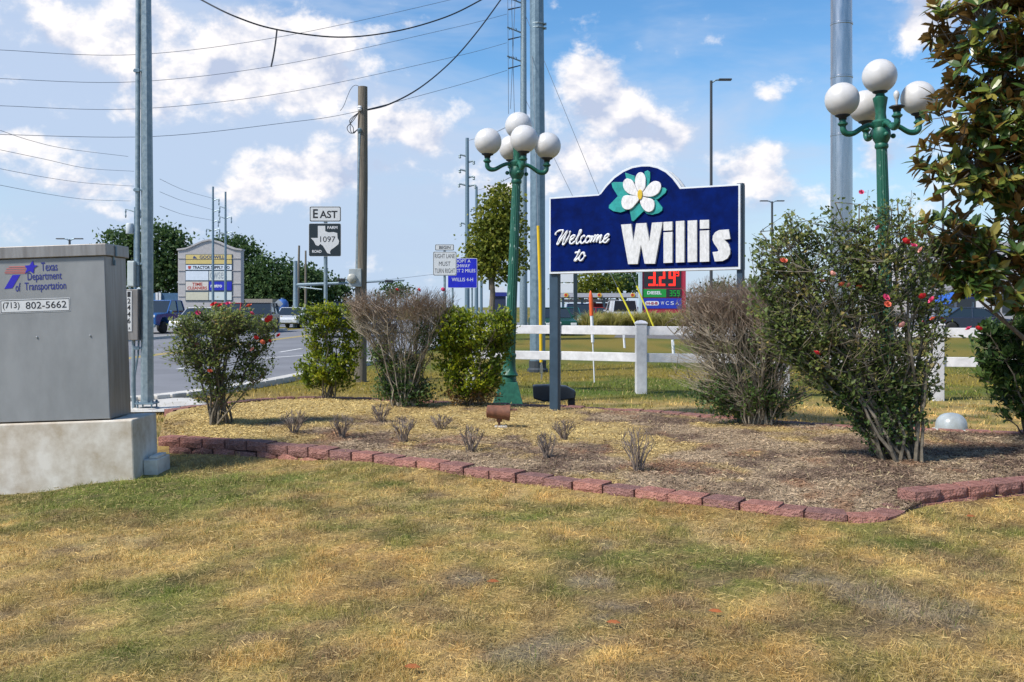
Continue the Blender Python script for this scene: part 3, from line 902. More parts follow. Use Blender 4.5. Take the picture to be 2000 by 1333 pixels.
# ------------------------------------------------------------------ steel service pole beside the cabinet
SD = 14.3; sk = F / SD
sp = thing('service_pole', 'galvanised steel pole with conduit and meter boxes behind the signal cabinet', 'utility pole', ((287.5 - 1000) / sk, SD, 0))
lx = lambda px: (px - 287.5) / sk
lz = lambda py: CZ + (HY - py) / sk
mb = MB(); mb.tube([(0, 0, .14), (.0, 0, 3), (-.022, 0, 6.4)], [.088, .082, .072], 8); mb.build('pole', M['galv'], sp)
mb = MB(); mb.lathe([(.20, 0), (.20, .05), (.18, .06)], 16); mb.build('footing', M['kerb'], sp)
mb = MB(); mb.box((0, 0, .125), (.26, .26, .025)); fl_ = mb.build('flange', M['galv_dark'], sp, bevel=.003)
for sx in (-1, 1):
    for sy in (-1, 1):
        mb = MB(); mb.tube([(sx * .10, sy * .10, .05), (sx * .10, sy * .10, .165)], .012, 6); mb.lathe([(.02, .138), (.02, .155)], 6, (sx * .10, sy * .10, 0)); mb.build('bolt', M['galv_dark'], fl_)
mb = MB(); mb.tube([(lx(270), -.02, lz(560)), (lx(270), -.02, lz(300)), (lx(271), -.02, 6.4)], .034, 10); cond = mb.build('conduit', M['galv'], sp, smooth=True)
mb = MB(); mb.tube([(lx(262), -.02, lz(660)), (lx(261), -.02, lz(760)), (lx(262), .0, .02)], .026, 8); mb.build('conduit', M['galv'], sp, smooth=True)
mb = MB(); mb.tube([(lx(272), -.02, lz(665)), (lx(271), -.02, lz(690)), (lx(264), -.02, lz(735)), (lx(264), 0, .02)], .014, 8); mb.build('conduit', M['galv_dark'], sp, smooth=True)
for py in (140, 372, 516, 680):
    mb = MB(); mb.box(((lx(265) + lx(287)) / 2, -.045, lz(py)), (.19, .03, .028)); mb.box((lx(270), -.058, lz(py)), (.075, .02, .05)); mb.build('clamp', M['galv_dark'], sp, bevel=.003)
mb = MB(); mb.box((lx(262), -.06, lz(536)), (.10, .14, .37)); box1 = mb.build('meter_box', mat('pale_meter_box', (.46, .52, .52), .5, .2, var=.08), sp, bevel=.006)
mb = MB(); mb.box((lx(262), -.135, lz(536)), (.085, .008, .34)); mb.build('cover', mat('pale_meter_cover', (.52, .58, .58), .5, .2, var=.08), box1, bevel=.003)
mb = MB(); mb.tube([(lx(260), -.06, lz(563)), (lx(260), -.06, lz(569))], .03, 8); mb.build('nipple', M['galv_dark'], sp)
mb = MB(); mb.box((lx(264), -.04, lz(615)), (.165, .16, .72)); box2 = mb.build('switch_box', M['cabinet_side'], sp, bevel=.006)
mb = MB(); mb.box((lx(258.5), -.125, lz(608)), (.078, .006, .575)); npl = mb.build('number_plate', M['sign_white'], box2)
for k, ch in enumerate('12446'):
    zc = lz(575.5 + 12.8 * k)
    lettering(ch, M['black_print'], npl, lx(255.6), zc - .037, lx(261.6), zc + .037, -.130, .02)
lettering('A', M['black_print'], npl, lx(257.5), lz(644), lx(261), lz(638.5), -.130, .02)


# ------------------------------------------------------------------ welcome sign
SA = Vector((.512, 13.5, 0)); SB = Vector((2.727, 11.95, 0))
t_ = (SB - SA).normalized(); ws_rot = math.atan2(t_.y, t_.x)
ws = thing('welcome_sign', 'dark blue welcome sign with raised white letters and magnolia flower on slate posts', 'sign', (SA.x, SA.y, .06), (0, 0, ws_rot))
ws_inv = ws.matrix_basis.inverted()
n_ = Vector((t_.y, -t_.x, 0))


def on_sign(px, py):
    d = Vector(((px - 1000) / F, 1.0, (HY - py) / F))
    o = Vector((0, 0, CZ))
    s = (SA - o).dot(n_) / d.dot(n_)
    q = ws_inv @ (o + d * s)
    return (q.x, q.z)


z5 = lambda x, y: on_sign(1040 + x / 4.545, 300 + y / 4.545)
zA = lambda x, y: on_sign(1080 + x / 11.1, 430 + y / 11.1)
zB = lambda x, y: on_sign(1160 + x / 11.1, 320 + y / 11.1)
zC = lambda x, y: on_sign(1200 + x / 7.692, 420 + y / 7.692)
arch_o = [(592, 362), (650, 280), (720, 205), (800, 150), (880, 115), (960, 100), (1040, 100), (1120, 118), (1200, 160), (1260, 215), (1300, 265), (1322, 302)]
outer = [z5(148, 392)] + [z5(*p) for p in arch_o] + [z5(1845, 270), z5(1845, 1030), z5(148, 1070)]
arch_i = [(588, 375), (612, 358), (660, 295), (730, 222), (810, 166), (890, 131), (970, 117), (1040, 117), (1110, 133), (1180, 169), (1240, 223), (1282, 278), (1308, 316)]
inner = [z5(163, 405)] + [z5(*p) for p in arch_i] + [z5(1826, 286), z5(1826, 1004), z5(163, 1050)]
mb = MB(); mb.prism(outer, .0, .035); mb.build('border', mat('white_sign_border', (.60, .63, .66), .5, var=.08), ws, bevel=.003)
mb = MB(); mb.prism(inner, -.006, .02); mb.build('panel', M['navy'], ws)
mb = MB(); mb.prism(outer, .115, .15); mb.build('back_panel', mat('rear_sign_border', (.5, .53, .56), .5, var=.08), ws, bevel=.003)
SL = (SB - SA).length
for x in (.035, SL - .02):
    mb = MB(); mb.box((x, .075, 1.42 if x < 1 else 1.46), (.135 if x < 1 else .075, .076, 2.86 if x < 1 else 2.94)); mb.build('post', M['slate'], ws, bevel=.006)
mb = MB(); mb.box((SL / 2 - .05, .075, 3.065), (.3, .07, .05)); mb.box((SL / 2 - .05, .075, 1.95), (SL - .25, .05, .07)); mb.build('brace', M['slate'], ws)
letters = {'W': [[(118, 150), (272, 140), (303, 400), (345, 133), (498, 125), (545, 395), (582, 122), (742, 112), (630, 738), (472, 738), (418, 455), (370, 742), (225, 745)]],
           'i': [[(755, 112), (890, 104), (890, 236), (755, 243)], [(755, 268), (890, 258), (890, 722), (755, 728)]],
           'l': [[(940, 100), (1070, 92), (1070, 716), (940, 722)]],
           'l2': [[(1117, 92), (1258, 84), (1258, 708), (1117, 716)]],
           'i2': [[(1300, 82), (1440, 78), (1440, 210), (1300, 215)], [(1300, 242), (1440, 235), (1442, 705), (1300, 712)]],
           's': [[(1735, 222), (1590, 232), (1530, 265), (1495, 320), (1490, 380), (1515, 440), (1560, 500), (1580, 540), (1560, 555), (1490, 562), (1525, 705), (1640, 698), (1715, 660), (1755, 590), (1758, 520), (1735, 450), (1690, 400), (1665, 378), (1760, 365)]]}
for k, polys in letters.items():
    mb = MB()
    for p in polys: mb.prism([zC(*q) for q in p], -.036, -.004)
    mb.build('letter', M['letter'], ws, bevel=.003)
strokes = [  # Welcome / to, brush centre lines in enlarged-photo pixels, one list of strokes per letter
    [[(80, 335), (84, 285), (140, 245), (215, 222), (238, 240), (205, 330), (150, 430), (112, 515), (135, 528), (185, 450), (255, 335), (335, 245), (290, 350), (250, 450), (232, 525), (262, 530), (315, 450), (375, 330), (398, 240)]],
    [[(400, 445), (460, 400), (492, 350), (462, 332), (412, 380), (385, 450), (398, 515), (445, 512), (500, 460)]],
    [[(505, 455), (565, 370), (622, 275), (632, 220), (605, 240), (568, 330), (538, 430), (530, 508), (560, 515), (605, 465)]],
    [[(705, 375), (690, 338), (650, 372), (620, 440), (628, 500), (662, 508), (720, 460)]],
    [[(795, 350), (745, 390), (722, 460), (744, 500), (792, 478), (828, 410), (818, 355), (790, 352), (830, 372), (865, 350)]],
    [[(885, 345), (855, 430), (832, 492), (900, 370), (942, 340), (920, 420), (898, 485), (965, 360), (1005, 335), (985, 410), (960, 488), (1035, 360), (1072, 330), (1048, 420), (1034, 485), (1062, 492), (1112, 448)]],
    [[(1122, 432), (1190, 390), (1230, 335), (1202, 306), (1152, 362), (1112, 440), (1122, 488), (1172, 488), (1242, 412)]],
    [[(602, 645), (552, 760), (496, 865), (492, 895), (530, 872), (585, 800)], [(498, 718), (560, 700), (610, 690)]],
    [[(685, 705), (625, 745), (585, 830), (604, 885), (652, 868), (700, 790), (692, 715), (672, 702)], [(690, 800), (735, 772)]]]
for letter in strokes:
    mb = MB()
    for s in letter:
        pts = [Vector((*zA(*p), 0)) for p in s]
        pts = catmull([(p.x, -.020, p.y) for p in pts], 4)
        m_ = len(pts)
        rs = [.0125 + .003 * math.sin(i * .9) for i in range(m_)]
        rs[0] *= .8; rs[-1] *= .6
        mb.tube(pts, rs, 8)
    mb.build('letter', M['white_print'], ws, smooth=True)
leaf_polys = [[(690, 200), (900, 270), (925, 420), (720, 332)], [(1115, 180), (1180, 150), (1235, 190), (1240, 300), (1220, 440), (1150, 560), (1125, 400)],
              [(1495, 525), (1560, 530), (1595, 570), (1570, 640), (1400, 780), (1150, 745), (1420, 650)], [(1360, 770), (1430, 860), (1505, 960), (1500, 1020), (1420, 1080), (1280, 1112), (1170, 1095), (1110, 1030), (1250, 850)],
              [(1000, 850), (1120, 1020), (1050, 1080), (880, 1255), (840, 1240), (795, 1005), (900, 930)], [(535, 715), (350, 910), (345, 970), (440, 1035), (600, 1065), (730, 1020), (900, 800), (860, 715)],
              [(405, 430), (450, 405), (660, 408), (900, 690), (700, 738), (540, 705), (430, 530)]]
for i, p in enumerate(leaf_polys):
    mb = MB(); mb.prism([zB(*q) for q in p], -.024 - .0012 * i, -.006 + .0001 * i); mb.build('leaf', M['teal'], ws, bevel=.002)
petals = [[(1040, 195), (980, 225), (938, 300), (925, 400), (940, 500), (985, 600), (1050, 690), (1100, 600), (1145, 520), (1157, 400), (1150, 300), (1105, 222)],
          [(1370, 385), (1290, 410), (1200, 490), (1130, 590), (1060, 690), (1160, 722), (1300, 720), (1420, 660), (1478, 570), (1490, 480), (1450, 410)],
          [(1050, 720), (1150, 740), (1280, 770), (1342, 830), (1352, 920), (1320, 1010), (1240, 1055), (1150, 1030), (1080, 950), (1040, 850)],
          [(1030, 720), (880, 702), (730, 695), (660, 740), (635, 840), (650, 930), (700, 990), (780, 1005), (860, 975), (940, 890), (1010, 800)],
          [(740, 335), (685, 385), (670, 470), (700, 570), (780, 650), (880, 690), (1020, 715), (960, 560), (920, 460), (865, 372), (800, 338)]]
for i, p in enumerate(petals):
    sm = catmull([(*zB(*q), 0) for q in p], 3, closed=True)
    c = Vector(zB(1050, 700))
    mb = MB(); mb.prism([(q.x, q.y) for q in sm], -.048 - .0015 * i, -.026); mb.build('petal', M['petal'], ws, bevel=.005)
ell = [zB(1045 + 55 * math.cos(a), 680 + 112 * math.sin(a)) for a in [2 * math.pi * k / 14 for k in range(14)]]
mb = MB(); mb.prism(ell, -.066, -.045); mb.build('stamen', M['yellow_paint'], ws, bevel=.008)


# ------------------------------------------------------------------ globe street lamps
def street_lamp(label, base, lean, yaw, missing=None, s=1.0, AR=.468):
    r = thing('street_lamp', label, 'street lamp', base, (0, math.radians(lean), 0))
    mb = MB(); mb.box((0, 0, .175), (.47, .47, .35), taper=.56); mb.build('base', M['green'], r, bevel=.006)
    mb = MB(); mb.lathe([(.12, .35), (.115, .41), (.11, .43), (.135, .445), (.14, .46), (.13, .475), (.105, .52), (.095, .60), (.09, .72), (.10, .74), (.10, .77), (.088, .79)], 20); mb.build('collar', M['green_chip'], r, smooth=True)
    mb = MB()                                          # fluted column
    nf = 16
    prof = [(.086, .78), (.082, 1.4), (.076, 2.2), (.071, 2.9), (.066, 3.42)]
    vs, fs = [], []
    for R_, z in prof:
        for k in range(nf * 2):
            a = math.pi * k / nf; rr = R_ * (1.0 if k % 2 else .93)
            vs.append((rr * math.cos(a), rr * math.sin(a), z))
    for i in range(len(prof) - 1):
        for k in range(nf * 2):
            k2 = (k + 1) % (nf * 2); fs.append((i * nf * 2 + k, i * nf * 2 + k2, (i + 1) * nf * 2 + k2, (i + 1) * nf * 2 + k))
    mb.add(vs, fs); mb.build('column', M['green_chip'], r)
    mb = MB(); mb.lathe([(.067, 3.40), (.082, 3.42), (.082, 3.45), (.072, 3.47), (.10, 3.52), (.115, 3.56), (.11, 3.62), (.095, 3.66), (.115, 3.70), (.12, 3.73), (.09, 3.76)], 20); mb.build('hub', M['green'], r, smooth=True)
    mb = MB(); mb.lathe([(.07, 3.76), (.062, 3.84), (.07, 3.92), (.085, 4.0), (.09, 4.03), (.06, 4.05), (.05, 4.08)], 20); st = mb.build('stem', M['green'], r, smooth=True)
    gm_ = MB(); gm_.sphere((0, 0, 0), .208, 32, 20)
    gme = gm_.mesh('globe', M['globe'], True)
    fit = MB(); fit.lathe([(.045, -.06), (.05, -.03), (.088, -.012), (.092, 0), (.07, .012)], 20)
    fme = fit.mesh('fitter', M['black'], True)
    place('fitter', fme, r, (0, 0, 4.11)); place('globe', gme, r, (0, 0, 4.30))
    for i in range(4):
        a = math.radians(yaw + 90 * i)
        d = Vector((math.cos(a), math.sin(a), 0))
        pts = catmull([(.05, 0, 3.66), (.14, 0, 3.70), (.23, 0, 3.67), (.34, 0, 3.605), (AR - .05, 0, 3.60), (AR - .006, 0, 3.64), (AR, 0, 3.70)], 4)
        w3 = lambda p: (d.x * p.x, d.y * p.x, p.z)
        mb = MB(); mb.tube([w3(p) for p in pts], [.034 - .004 * math.sin(k * .25) for k in range(len(pts))], 12)
        mb.lathe([(.036, 3.69), (.045, 3.70), (.062, 3.715), (.062, 3.73), (.044, 3.74), (.036, 3.78)], 16, (d.x * AR, d.y * AR, 0))
        mb.sphere((d.x * .15, d.y * .15, 3.56), .032, 10, 6)
        arm = mb.build('arm', M['green'], r, smooth=True)
        place('fitter', fme, arm, (d.x * AR, d.y * AR, 3.83))
        if i == missing:
            bb = MB(); bb.lathe([(.012, 0), (.014, .06), (.026, .09), (.036, .13), (.03, .165), (.008, .185)], 14, (d.x * AR, d.y * AR, 3.835)); bb.build('bulb', M['globe'], arm, smooth=True)
        else:
            place('globe', gme, arm, (d.x * AR, d.y * AR, 4.02))
    r.scale = (s, s, s)
    return r


b1 = G(992, 790)
street_lamp('green lamp post with five white globes left of the welcome sign', (b1.x, b1.y, 0), 2.2, 11)
D2 = 12.66
b2 = Vector(((1737 - 1000) / F * D2, D2, 0))
street_lamp('green lamp post with one globe missing beside the magnolia tree', (b2.x, b2.y, .0), -1.6, 2, missing=3, s=1.03, AR=.475)

# ------------------------------------------------------------------ white rail fence
fence = thing('rail_fence', 'white two-rail vinyl fence behind the welcome sign', 'fence', (0, 17, 0))
fposts = [(-.75, 18.4), (.78, 18.0), (2.235, 17.3), (4.5, 16.6), (6.8, 16.0), (9.2, 15.4), (11.6, 14.8)]
for x, y in fposts:
    mb = MB(); mb.box((x, y, .59), (.19, .19, 1.22)); po = mb.build('post', M['white'], fence, world=True, bevel=.012)
    mb = MB(); mb.lathe([(.148, 1.20), (.148, 1.225), (.10, 1.255), (.02, 1.27)], 4, (x, y, 0), rot=math.pi / 4); mb.build('cap', M['white'], fence, world=True, bevel=.006)
for i in range(len(fposts) - 1):
    a, b_ = Vector((*fposts[i], 0)), Vector((*fposts[i + 1], 0))
    t = (b_ - a).normalized(); L = (b_ - a).length
    for z in (1.09, .625):
        Mx = Matrix.Translation((a + b_) / 2 + Vector((0, 0, z))) @ Matrix.Rotation(math.atan2(t.y, t.x) + random.uniform(-.004, .004), 4, 'Z') @ Matrix.Rotation(random.uniform(-.004, .004), 4, 'Y')
        mb = MB(); mb.box((0, 0, 0), (L - .16, .05, .155), Mx); mb.build('rail', M['white'], fence, world=True, bevel=.006)

# ------------------------------------------------------------------ landscape lights
q = G(975, 838, .08)
s1 = thing('ground_spotlight', 'small rusty brown spotlight on a stake in the straw mulch', 'spotlight', (q.x, q.y, .07))
mb = MB()
Mx = Matrix.Translation((0.0, 0, .20)) @ Matrix.Rotation(math.radians(-14), 4, 'Y') @ Matrix.Rotation(math.radians(75), 4, 'Z')
mb.lathe([(.05, -.14), (.072, -.13), (.078, -.05), (.080, .05), (.09, .10), (.094, .135), (.085, .14)], 18, M=Matrix.Translation((-.01, 0, .205)) @ Matrix.Rotation(math.radians(94), 4, 'Y'))
mb.build('housing', M['bronze'], s1, smooth=True)
mb = MB(); mb.box((.165, 0, .235), (.09, .13, .012), Matrix.Translation((0, 0, 0)) ); mb.build('visor', M['bronze'], s1, bevel=.003)
mb = MB(); mb.tube([(0, 0, .14), (0, 0, .0)], .016, 8); mb.lathe([(.028, .09), (.034, .11), (.03, .14)], 10); mb.build('knuckle', M['bronze'], s1, smooth=True)
mb = MB(); mb.box((.02, 0, .015), (.15, .13, .07)); mb.build('footing', M['kerb'], s1, bevel=.012)
q = G(1085, 797, .03)
s2 = thing('floodlight', 'black box floodlight on a bracket behind the left sign post', 'floodlight', (q.x - .02, q.y + .15, 0))
mb = MB(); mb.prism([(-.30, .16), (-.31, .35), (-.05, .36), (.18, .34), (.32, .27), (.31, .16), (.10, .13), (-.16, .115)], -.13, .13); mb.build('housing', mat('floodlight_black', (.016, .024, .035), .45, var=.2), s2, bevel=.02)
mb = MB(); mb.box((.26, 0, .075), (.10, .14, .19)); mb.build('bracket', M['black'], s2, bevel=.008)
mb = MB(); mb.box((.08, .05, .07), (.05, .05, .16)); mb.build('bracket', M['black'], s2, bevel=.008)
mb = MB(); mb.box((.08, .03, .015), (.16, .16, .06)); mb.build('footing', M['kerb'], s2)
q = G(1858, 842)
s3 = thing('dome_light', 'pale half-round dome light set in the ground behind the rose bush', 'ground light', (q.x, q.y, 0))
mb = MB(); mb.lathe([(.185, .01), (.185, .05), (.178, .10), (.16, .145), (.125, .185), (.08, .208), (.03, .218), (.002, .22)], 28); mb.build('dome', mat('clouded_dome', (.34, .38, .40), .25, 0, var=.15, scale=7), s3, smooth=True)
mb = MB(); mb.lathe([(.22, 0), (.22, .022), (.19, .03)], 28); mb.build('ring', M['kerb'], s3)

# ------------------------------------------------------------------ marker stakes, guys and steel poles
q = G(1161, 748)
s4 = thing('marker_post', 'white utility marker post with orange sleeve leaning behind the fence', 'marker post', (q.x, q.y, 0), (0, math.radians(-2.4), 0))
mb = MB(); mb.tube([(0, 0, -.02), (0, 0, .85)], .014, 8); mb.build('stake', M['white_print'], s4)
mb = MB(); mb.tube([(0, 0, .80), (0, 0, 1.36)], .032, 12); mb.build('tube', M['white_print'], s4, smooth=True)
mb = MB(); mb.lathe([(.040, 1.33), (.042, 1.55), (.040, 1.72), (.020, 1.80), (.004, 1.83)], 12); mb.build('sleeve', M['orange'], s4, smooth=True)
for px, py, tp, lab in ((1220, 680, 652, 'thin white stake in the verge seen between the fence rails'), (1316, 700, 664, 'short white stake in the verge beside the gravel bed')):
    q = G(px, py); k = F / q.y
    s5 = thing('marker_stake', lab, 'stake', q, (0, math.radians(-4), 0))
    mb = MB(); mb.tube([(0, 0, -.05), (0, 0, (py - tp) / k)], .045, 6); mb.box((0, -.046, (py - tp) / k * .8), (.07, .01, .12)); mb.build('stake', M['white_print'], s5)

q = G(1050, 727); k = F / q.y
big = thing('steel_pole', 'thick blue-grey steel power pole just left of the welcome sign', 'power pole', q)
mb = MB(); mb.tube([(0, 0, .25), (0, 0, 5), (-.03, 0, 9.8)], [.185, .175, .160], 12); mb.build('pole', M['galv_dark'], big, smooth=False)
mb = MB(); mb.lathe([(.24, 0), (.24, .06), (.20, .10), (.20, .26)], 16); mb.build('footing', mat('tar_base', (.03, .04, .05), .7), big)
for py in (48, 56):
    mb = MB(); mb.lathe([(.172, 0), (.176, .012), (.172, .03)], 16, (0, 0, CZ + (HY - py) / k - .015)); mb.box((.185, -.02, CZ + (HY - py) / k), (.04, .05, .05)); mb.build('band', M['galv'], big)
q = G(1056, 742); k2 = F / q.y
guy = thing('guy_anchor', 'yellow plastic guy sleeve over a steel anchor rod in front of the steel pole', 'guy wire', q)
gz = lambda py: CZ + (HY - py) / k2
mb = MB(); mb.tube([(.01, 0, gz(708)), (-.01, .02, gz(560)), (-.05, .05, gz(441))], [.036, .036, .033], 10); mb.build('sleeve', M['yellow_plastic'], guy, smooth=True)
mb = MB(); mb.tube([(.02, 0, -.05), (.012, 0, gz(690))], .02, 8); mb.box((.016, 0, gz(722)), (.06, .04, .16)); mb.build('anchor_rod', M['chrome'], guy)
mb = MB(); mb.tube([(-.05, .05, gz(445)), (-.13, 2.4, gz(40))], .006, 5); mb.build('wire', M['wire'], guy)

q = Vector(((1022.5 - 1000) / F * 60, 60, 0)); k6 = F / 60
tp = thing('transmission_pole', 'tall slim steel transmission pole with insulators behind the thick steel pole', 'power pole', q)
mb = MB(); mb.tube([(0, 0, 0), (0, 0, 10), (0, 0, 27)], [.25, .21, .15], 12); mb.build('pole', M['galv'], tp, smooth=True)
tz = lambda py: CZ + (HY - py) / k6
for py in (-40, 4, 62, 118):
    mb = MB()
    mb.tube([(-.15, 0, tz(py + 2)), (-.55, -.2, tz(py - 1)), (-.98, -.4, tz(py - 5))], [.05, .035, .05], 8)
    for j in range(4):
        u = .35 + j * .14
        mb.lathe([(.04, -.03), (.11, 0), (.04, .03)], 10, M=Matrix.Translation((-.98 * u - .1, -.4 * u, tz(py - 3))) @ Matrix.Rotation(1.3, 4, 'Y'))
    mb.build('insulator', M['galv_dark'], tp, smooth=True)
    mb = MB(); mb.tube([(-.15, 0, tz(py + 10)), (-.9, -.5, tz(py + 20))], [.03, .045], 6); mb.build('insulator', M['cable'], tp)
for a_, b_, nm in (((-.95, -.4, tz(-40)), (-.90, -.3, tz(225)), 'wire'), ((-.75, -.4, tz(-40)), (-.55, -.3, tz(225)), 'wire'), ((-.45, -.4, tz(-40)), (-.78, -.3, tz(215)), 'wire')):
    mb = MB(); mb.tube([a_, b_], .022, 4); mb.build('jumper_wire', M['wire'], tp)
for top, ax, ay, lab in ((25, 1282, 651, None), (190, 1250, 651, None)):
    A = P(1024, top, 60); Bq = G(ax, ay); Bq = Vector(((ax - 1000) / F * 56, 56, 0.0))
    mb = MB(); mb.tube([A, Bq], .018, 4)
    mb.build('guy_wire', M['wire'], tp, world=True)
    d = (A - Bq).normalized()
    mb = MB(); mb.tube([Bq + d * .2, Bq + d * 2.95], .05, 6); mb.build('guy_sleeve', mat('yellow_sleeve', (.62, .55, .03), .5), tp, world=True)

q = Vector(((1644.5 - 1000) / F * 24, 24, 0))
fp = thing('flagpole', 'very thick polished stainless pole behind the right lamp post', 'pole', q)
mb = MB(); mb.tube([(0, 0, 0), (-.01, 0, 4), (-.02, 0, 12)], [.262, .256, .245], 32); mb.build('pole', M['stainless'], fp, smooth=True)
for py in (48, 152, 265):
    z = CZ + (HY - py) / (F / 24)
    mb = MB(); mb.lathe([(.252, -.03), (.262, -.02), (.262, .02), (.252, .03)], 32, (-.01, 0, z)); mb.build('joint_ring', M['stainless'], fp, smooth=True)
mb = MB(); mb.lathe([(.5, 0), (.5, .06), (.36, .1), (.30, .2)], 24); mb.build('base', M['kerb'], fp)

# timber pole with meter
WD = 20.0; wk = F / WD
wp = thing('timber_pole', 'short weathered timber utility pole with a round electric meter', 'utility pole', ((704 - 1000) / wk, WD, 0), (0, math.radians(.45), 0))
wx = lambda px: (px - 704) / wk
wz = lambda py: CZ + (HY - py) / wk
mb = MB(); mb.tube([(0, 0, 0), (-.005, 0, 2), (.01, 0, 4), (.0, 0, wz(170))], [.125, .115, .105, .094], 14); mb.build('pole', M['wood_pole'], wp, smooth=True)
mb = MB(); mb.tube([(wx(697), -.07, wz(536)), (wx(697.5), -.07, wz(400)), (wx(700), -.08, wz(262))], .026, 8); mb.build('conduit', M['galv'], wp, smooth=True)
mb = MB(); mb.lathe([(.028, 0), (.045, .03), (.05, .07), (.02, .10)], 10, (wx(700), -.09, wz(262))); mb.build('weatherhead', M['galv_dark'], wp, smooth=True)
mb = MB(); mb.lathe([(.03, -.05), (.045, -.02), (.03, 0), (.045, .02), (.03, .05)], 10, (wx(700), -.10, wz(214))); mb.build('insulator', M['white_print'], wp, smooth=True)
for o_ in (0, 6, 12):
    pts = catmull([(wx(698), -.1, wz(222)), (wx(688 - o_ * .6), -.12, wz(238)), (wx(676 + o_), -.12, wz(252)), (wx(684 + o_ * .4), -.12, wz(263)), (wx(697), -.1, wz(254))], 5)
    mb = MB(); mb.tube(pts, .008, 5); mb.build('drip_loop', M['cable'], wp)
pts = catmull([(wx(700), -.05, wz(172)), (wx(690), -.05, wz(168)), (wx(680), -.05, wz(178)), (wx(668), -.05, wz(208)), (wx(661), -.05, wz(218))], 5)
mb = MB(); mb.tube(pts, .006, 5); mb.build('drip_loop', M['wire'], wp)
mb = MB(); mb.box((wx(694.5), -.13, wz(543.5)), (.245, .12, .36)); mbx = mb.build('meter_box', mat('meter_box_grey', (.38, .42, .43), .5, .3, var=.1), wp, bevel=.008)
Mx = Matrix.Translation((wx(689), -.19, wz(545))) @ Matrix.Rotation(math.pi / 2, 4, 'X')
mb = MB(); mb.lathe([(.095, 0), (.095, .03), (.088, .04), (.085, .08), (.05, .105), (.002, .11)], 20, M=Mx); mb.build('meter', mat('meter_glass', (.42, .42, .38), .15, var=.2, scale=20), mbx, smooth=True)


# ------------------------------------------------------------------ road signs
def sign_root(name, label, px, D, lean=0.0, cat='road sign'):
    k = F / D
    r = thing(name, label, cat, ((px - 1000) / k, D, 0), (0, math.radians(lean), 0))
    return r, (lambda x: (x - px) / k), (lambda y: CZ + (HY - y) / k)


def board(parent, X, Z, x0, y0, x1, y1, r, edge, face, eb=1.2, name='sign_board', y=-.03):
    """a rounded sign plate traced from photo pixels: backing, border colour and face"""
    mb = MB(); mb.prism(rrect(X(x0), Z(y1), X(x1), Z(y0), r), y, y + .004); o = mb.build(name, edge, parent)
    k = X(1) - X(0)
    mb = MB(); mb.prism(rrect(X(x0 + eb), Z(y1 - eb), X(x1 - eb), Z(y0 + eb), max(r - eb * k, .004)), y - .002, y - .0005); mb.build('face', face, o)
    return o


r, X, Z = sign_root('route_sign', 'farm road 1097 east sign on a steel post behind the shrubs', 636, 19.0)
mb = MB(); mb.tube([(0, 0, 0), (0, 0, Z(408))], .036, 12); mb.build('post', M['galv'], r, smooth=True)
b_ = board(r, X, Z, 605.5, 404, 667, 434, .03, M['sign_white'], M['sign_black'], .8, y=-.05)
mb = MB(); mb.prism(rrect(X(607.6), Z(431.9), X(664.9), Z(406.1), .022), -.0545, -.0525); mb.build('face', M['sign_white'], b_)
lettering('E', M['black_print'], b_, X(612.5), Z(427), X(622), Z(409.5), -.0565, .02)
lettering('AST', M['black_print'], b_, X(625.5), Z(427), X(660), Z(412.5), -.0565, .02)
b_ = board(r, X, Z, 604, 437, 667, 501.5, .03, M['sign_white'], M['sign_black'], .7, y=-.05)
tex = [(258, 342), (318, 342), (318, 385), (345, 395), (385, 392), (415, 400), (418, 440), (430, 465), (425, 490), (395, 515), (365, 535), (355, 552), (360, 570), (335, 563), (318, 535), (300, 505), (278, 488), (262, 505), (240, 497), (225, 465), (200, 440), (258, 440)]
mb = MB(); mb.prism([(X(560 + x / 4.166), Z(360 + y / 4.166)) for x, y in tex], -.0555, -.0525); mb.build('emblem', M['sign_white'], b_)
lettering('1097', M['black_print'], b_, X(626.5), Z(473.5), X(656), Z(462.5), -.0575, .0)
lettering('FARM', M['white_print'], b_, X(640.5), Z(448), X(660), Z(442.5), -.0560, .02)
lettering('ROAD', M['white_print'], b_, X(611), Z(494.5), X(629), Z(489), -.0560, .02)

r, X, Z = sign_root('lane_sign', 'white right lane must turn right sign with begin plate beside the road', 868.5, 32.0)
mb = MB(); mb.tube([(0, 0, 0), (0, 0, Z(482))], .04, 10); mb.build('post', M['galv'], r, smooth=True)
b_ = board(r, X, Z, 850, 478, 887, 490, .03, M['sign_white'], M['sign_black'], .5, y=-.06)
mb = MB(); mb.prism(rrect(X(851.5), Z(488.6), X(885.5), Z(479.4), .02), -.0645, -.0625); mb.build('face', M['sign_white'], b_)
lettering('BEGIN', M['black_print'], b_, X(858), Z(487), X(880), Z(481), -.0660, .02)
b_ = board(r, X, Z, 846, 492, 892, 539, .05, M['sign_white'], M['sign_black'], .6, y=-.06)
mb = MB(); mb.prism(rrect(X(847.5), Z(537.5), X(890.5), Z(493.5), .04), -.0645, -.0625); mb.build('face', M['sign_white'], b_)
for s, x0, x1, y0, y1 in (('RIGHT LANE', 849.5, 888.5, 496.5, 505), ('MUST', 857.5, 880, 511.5, 520), ('TURN RIGHT', 849.5, 889, 525, 534)):
    lettering(s, M['black_print'], b_, X(x0), Z(y1), X(x1), Z(y0), -.0660, .0)

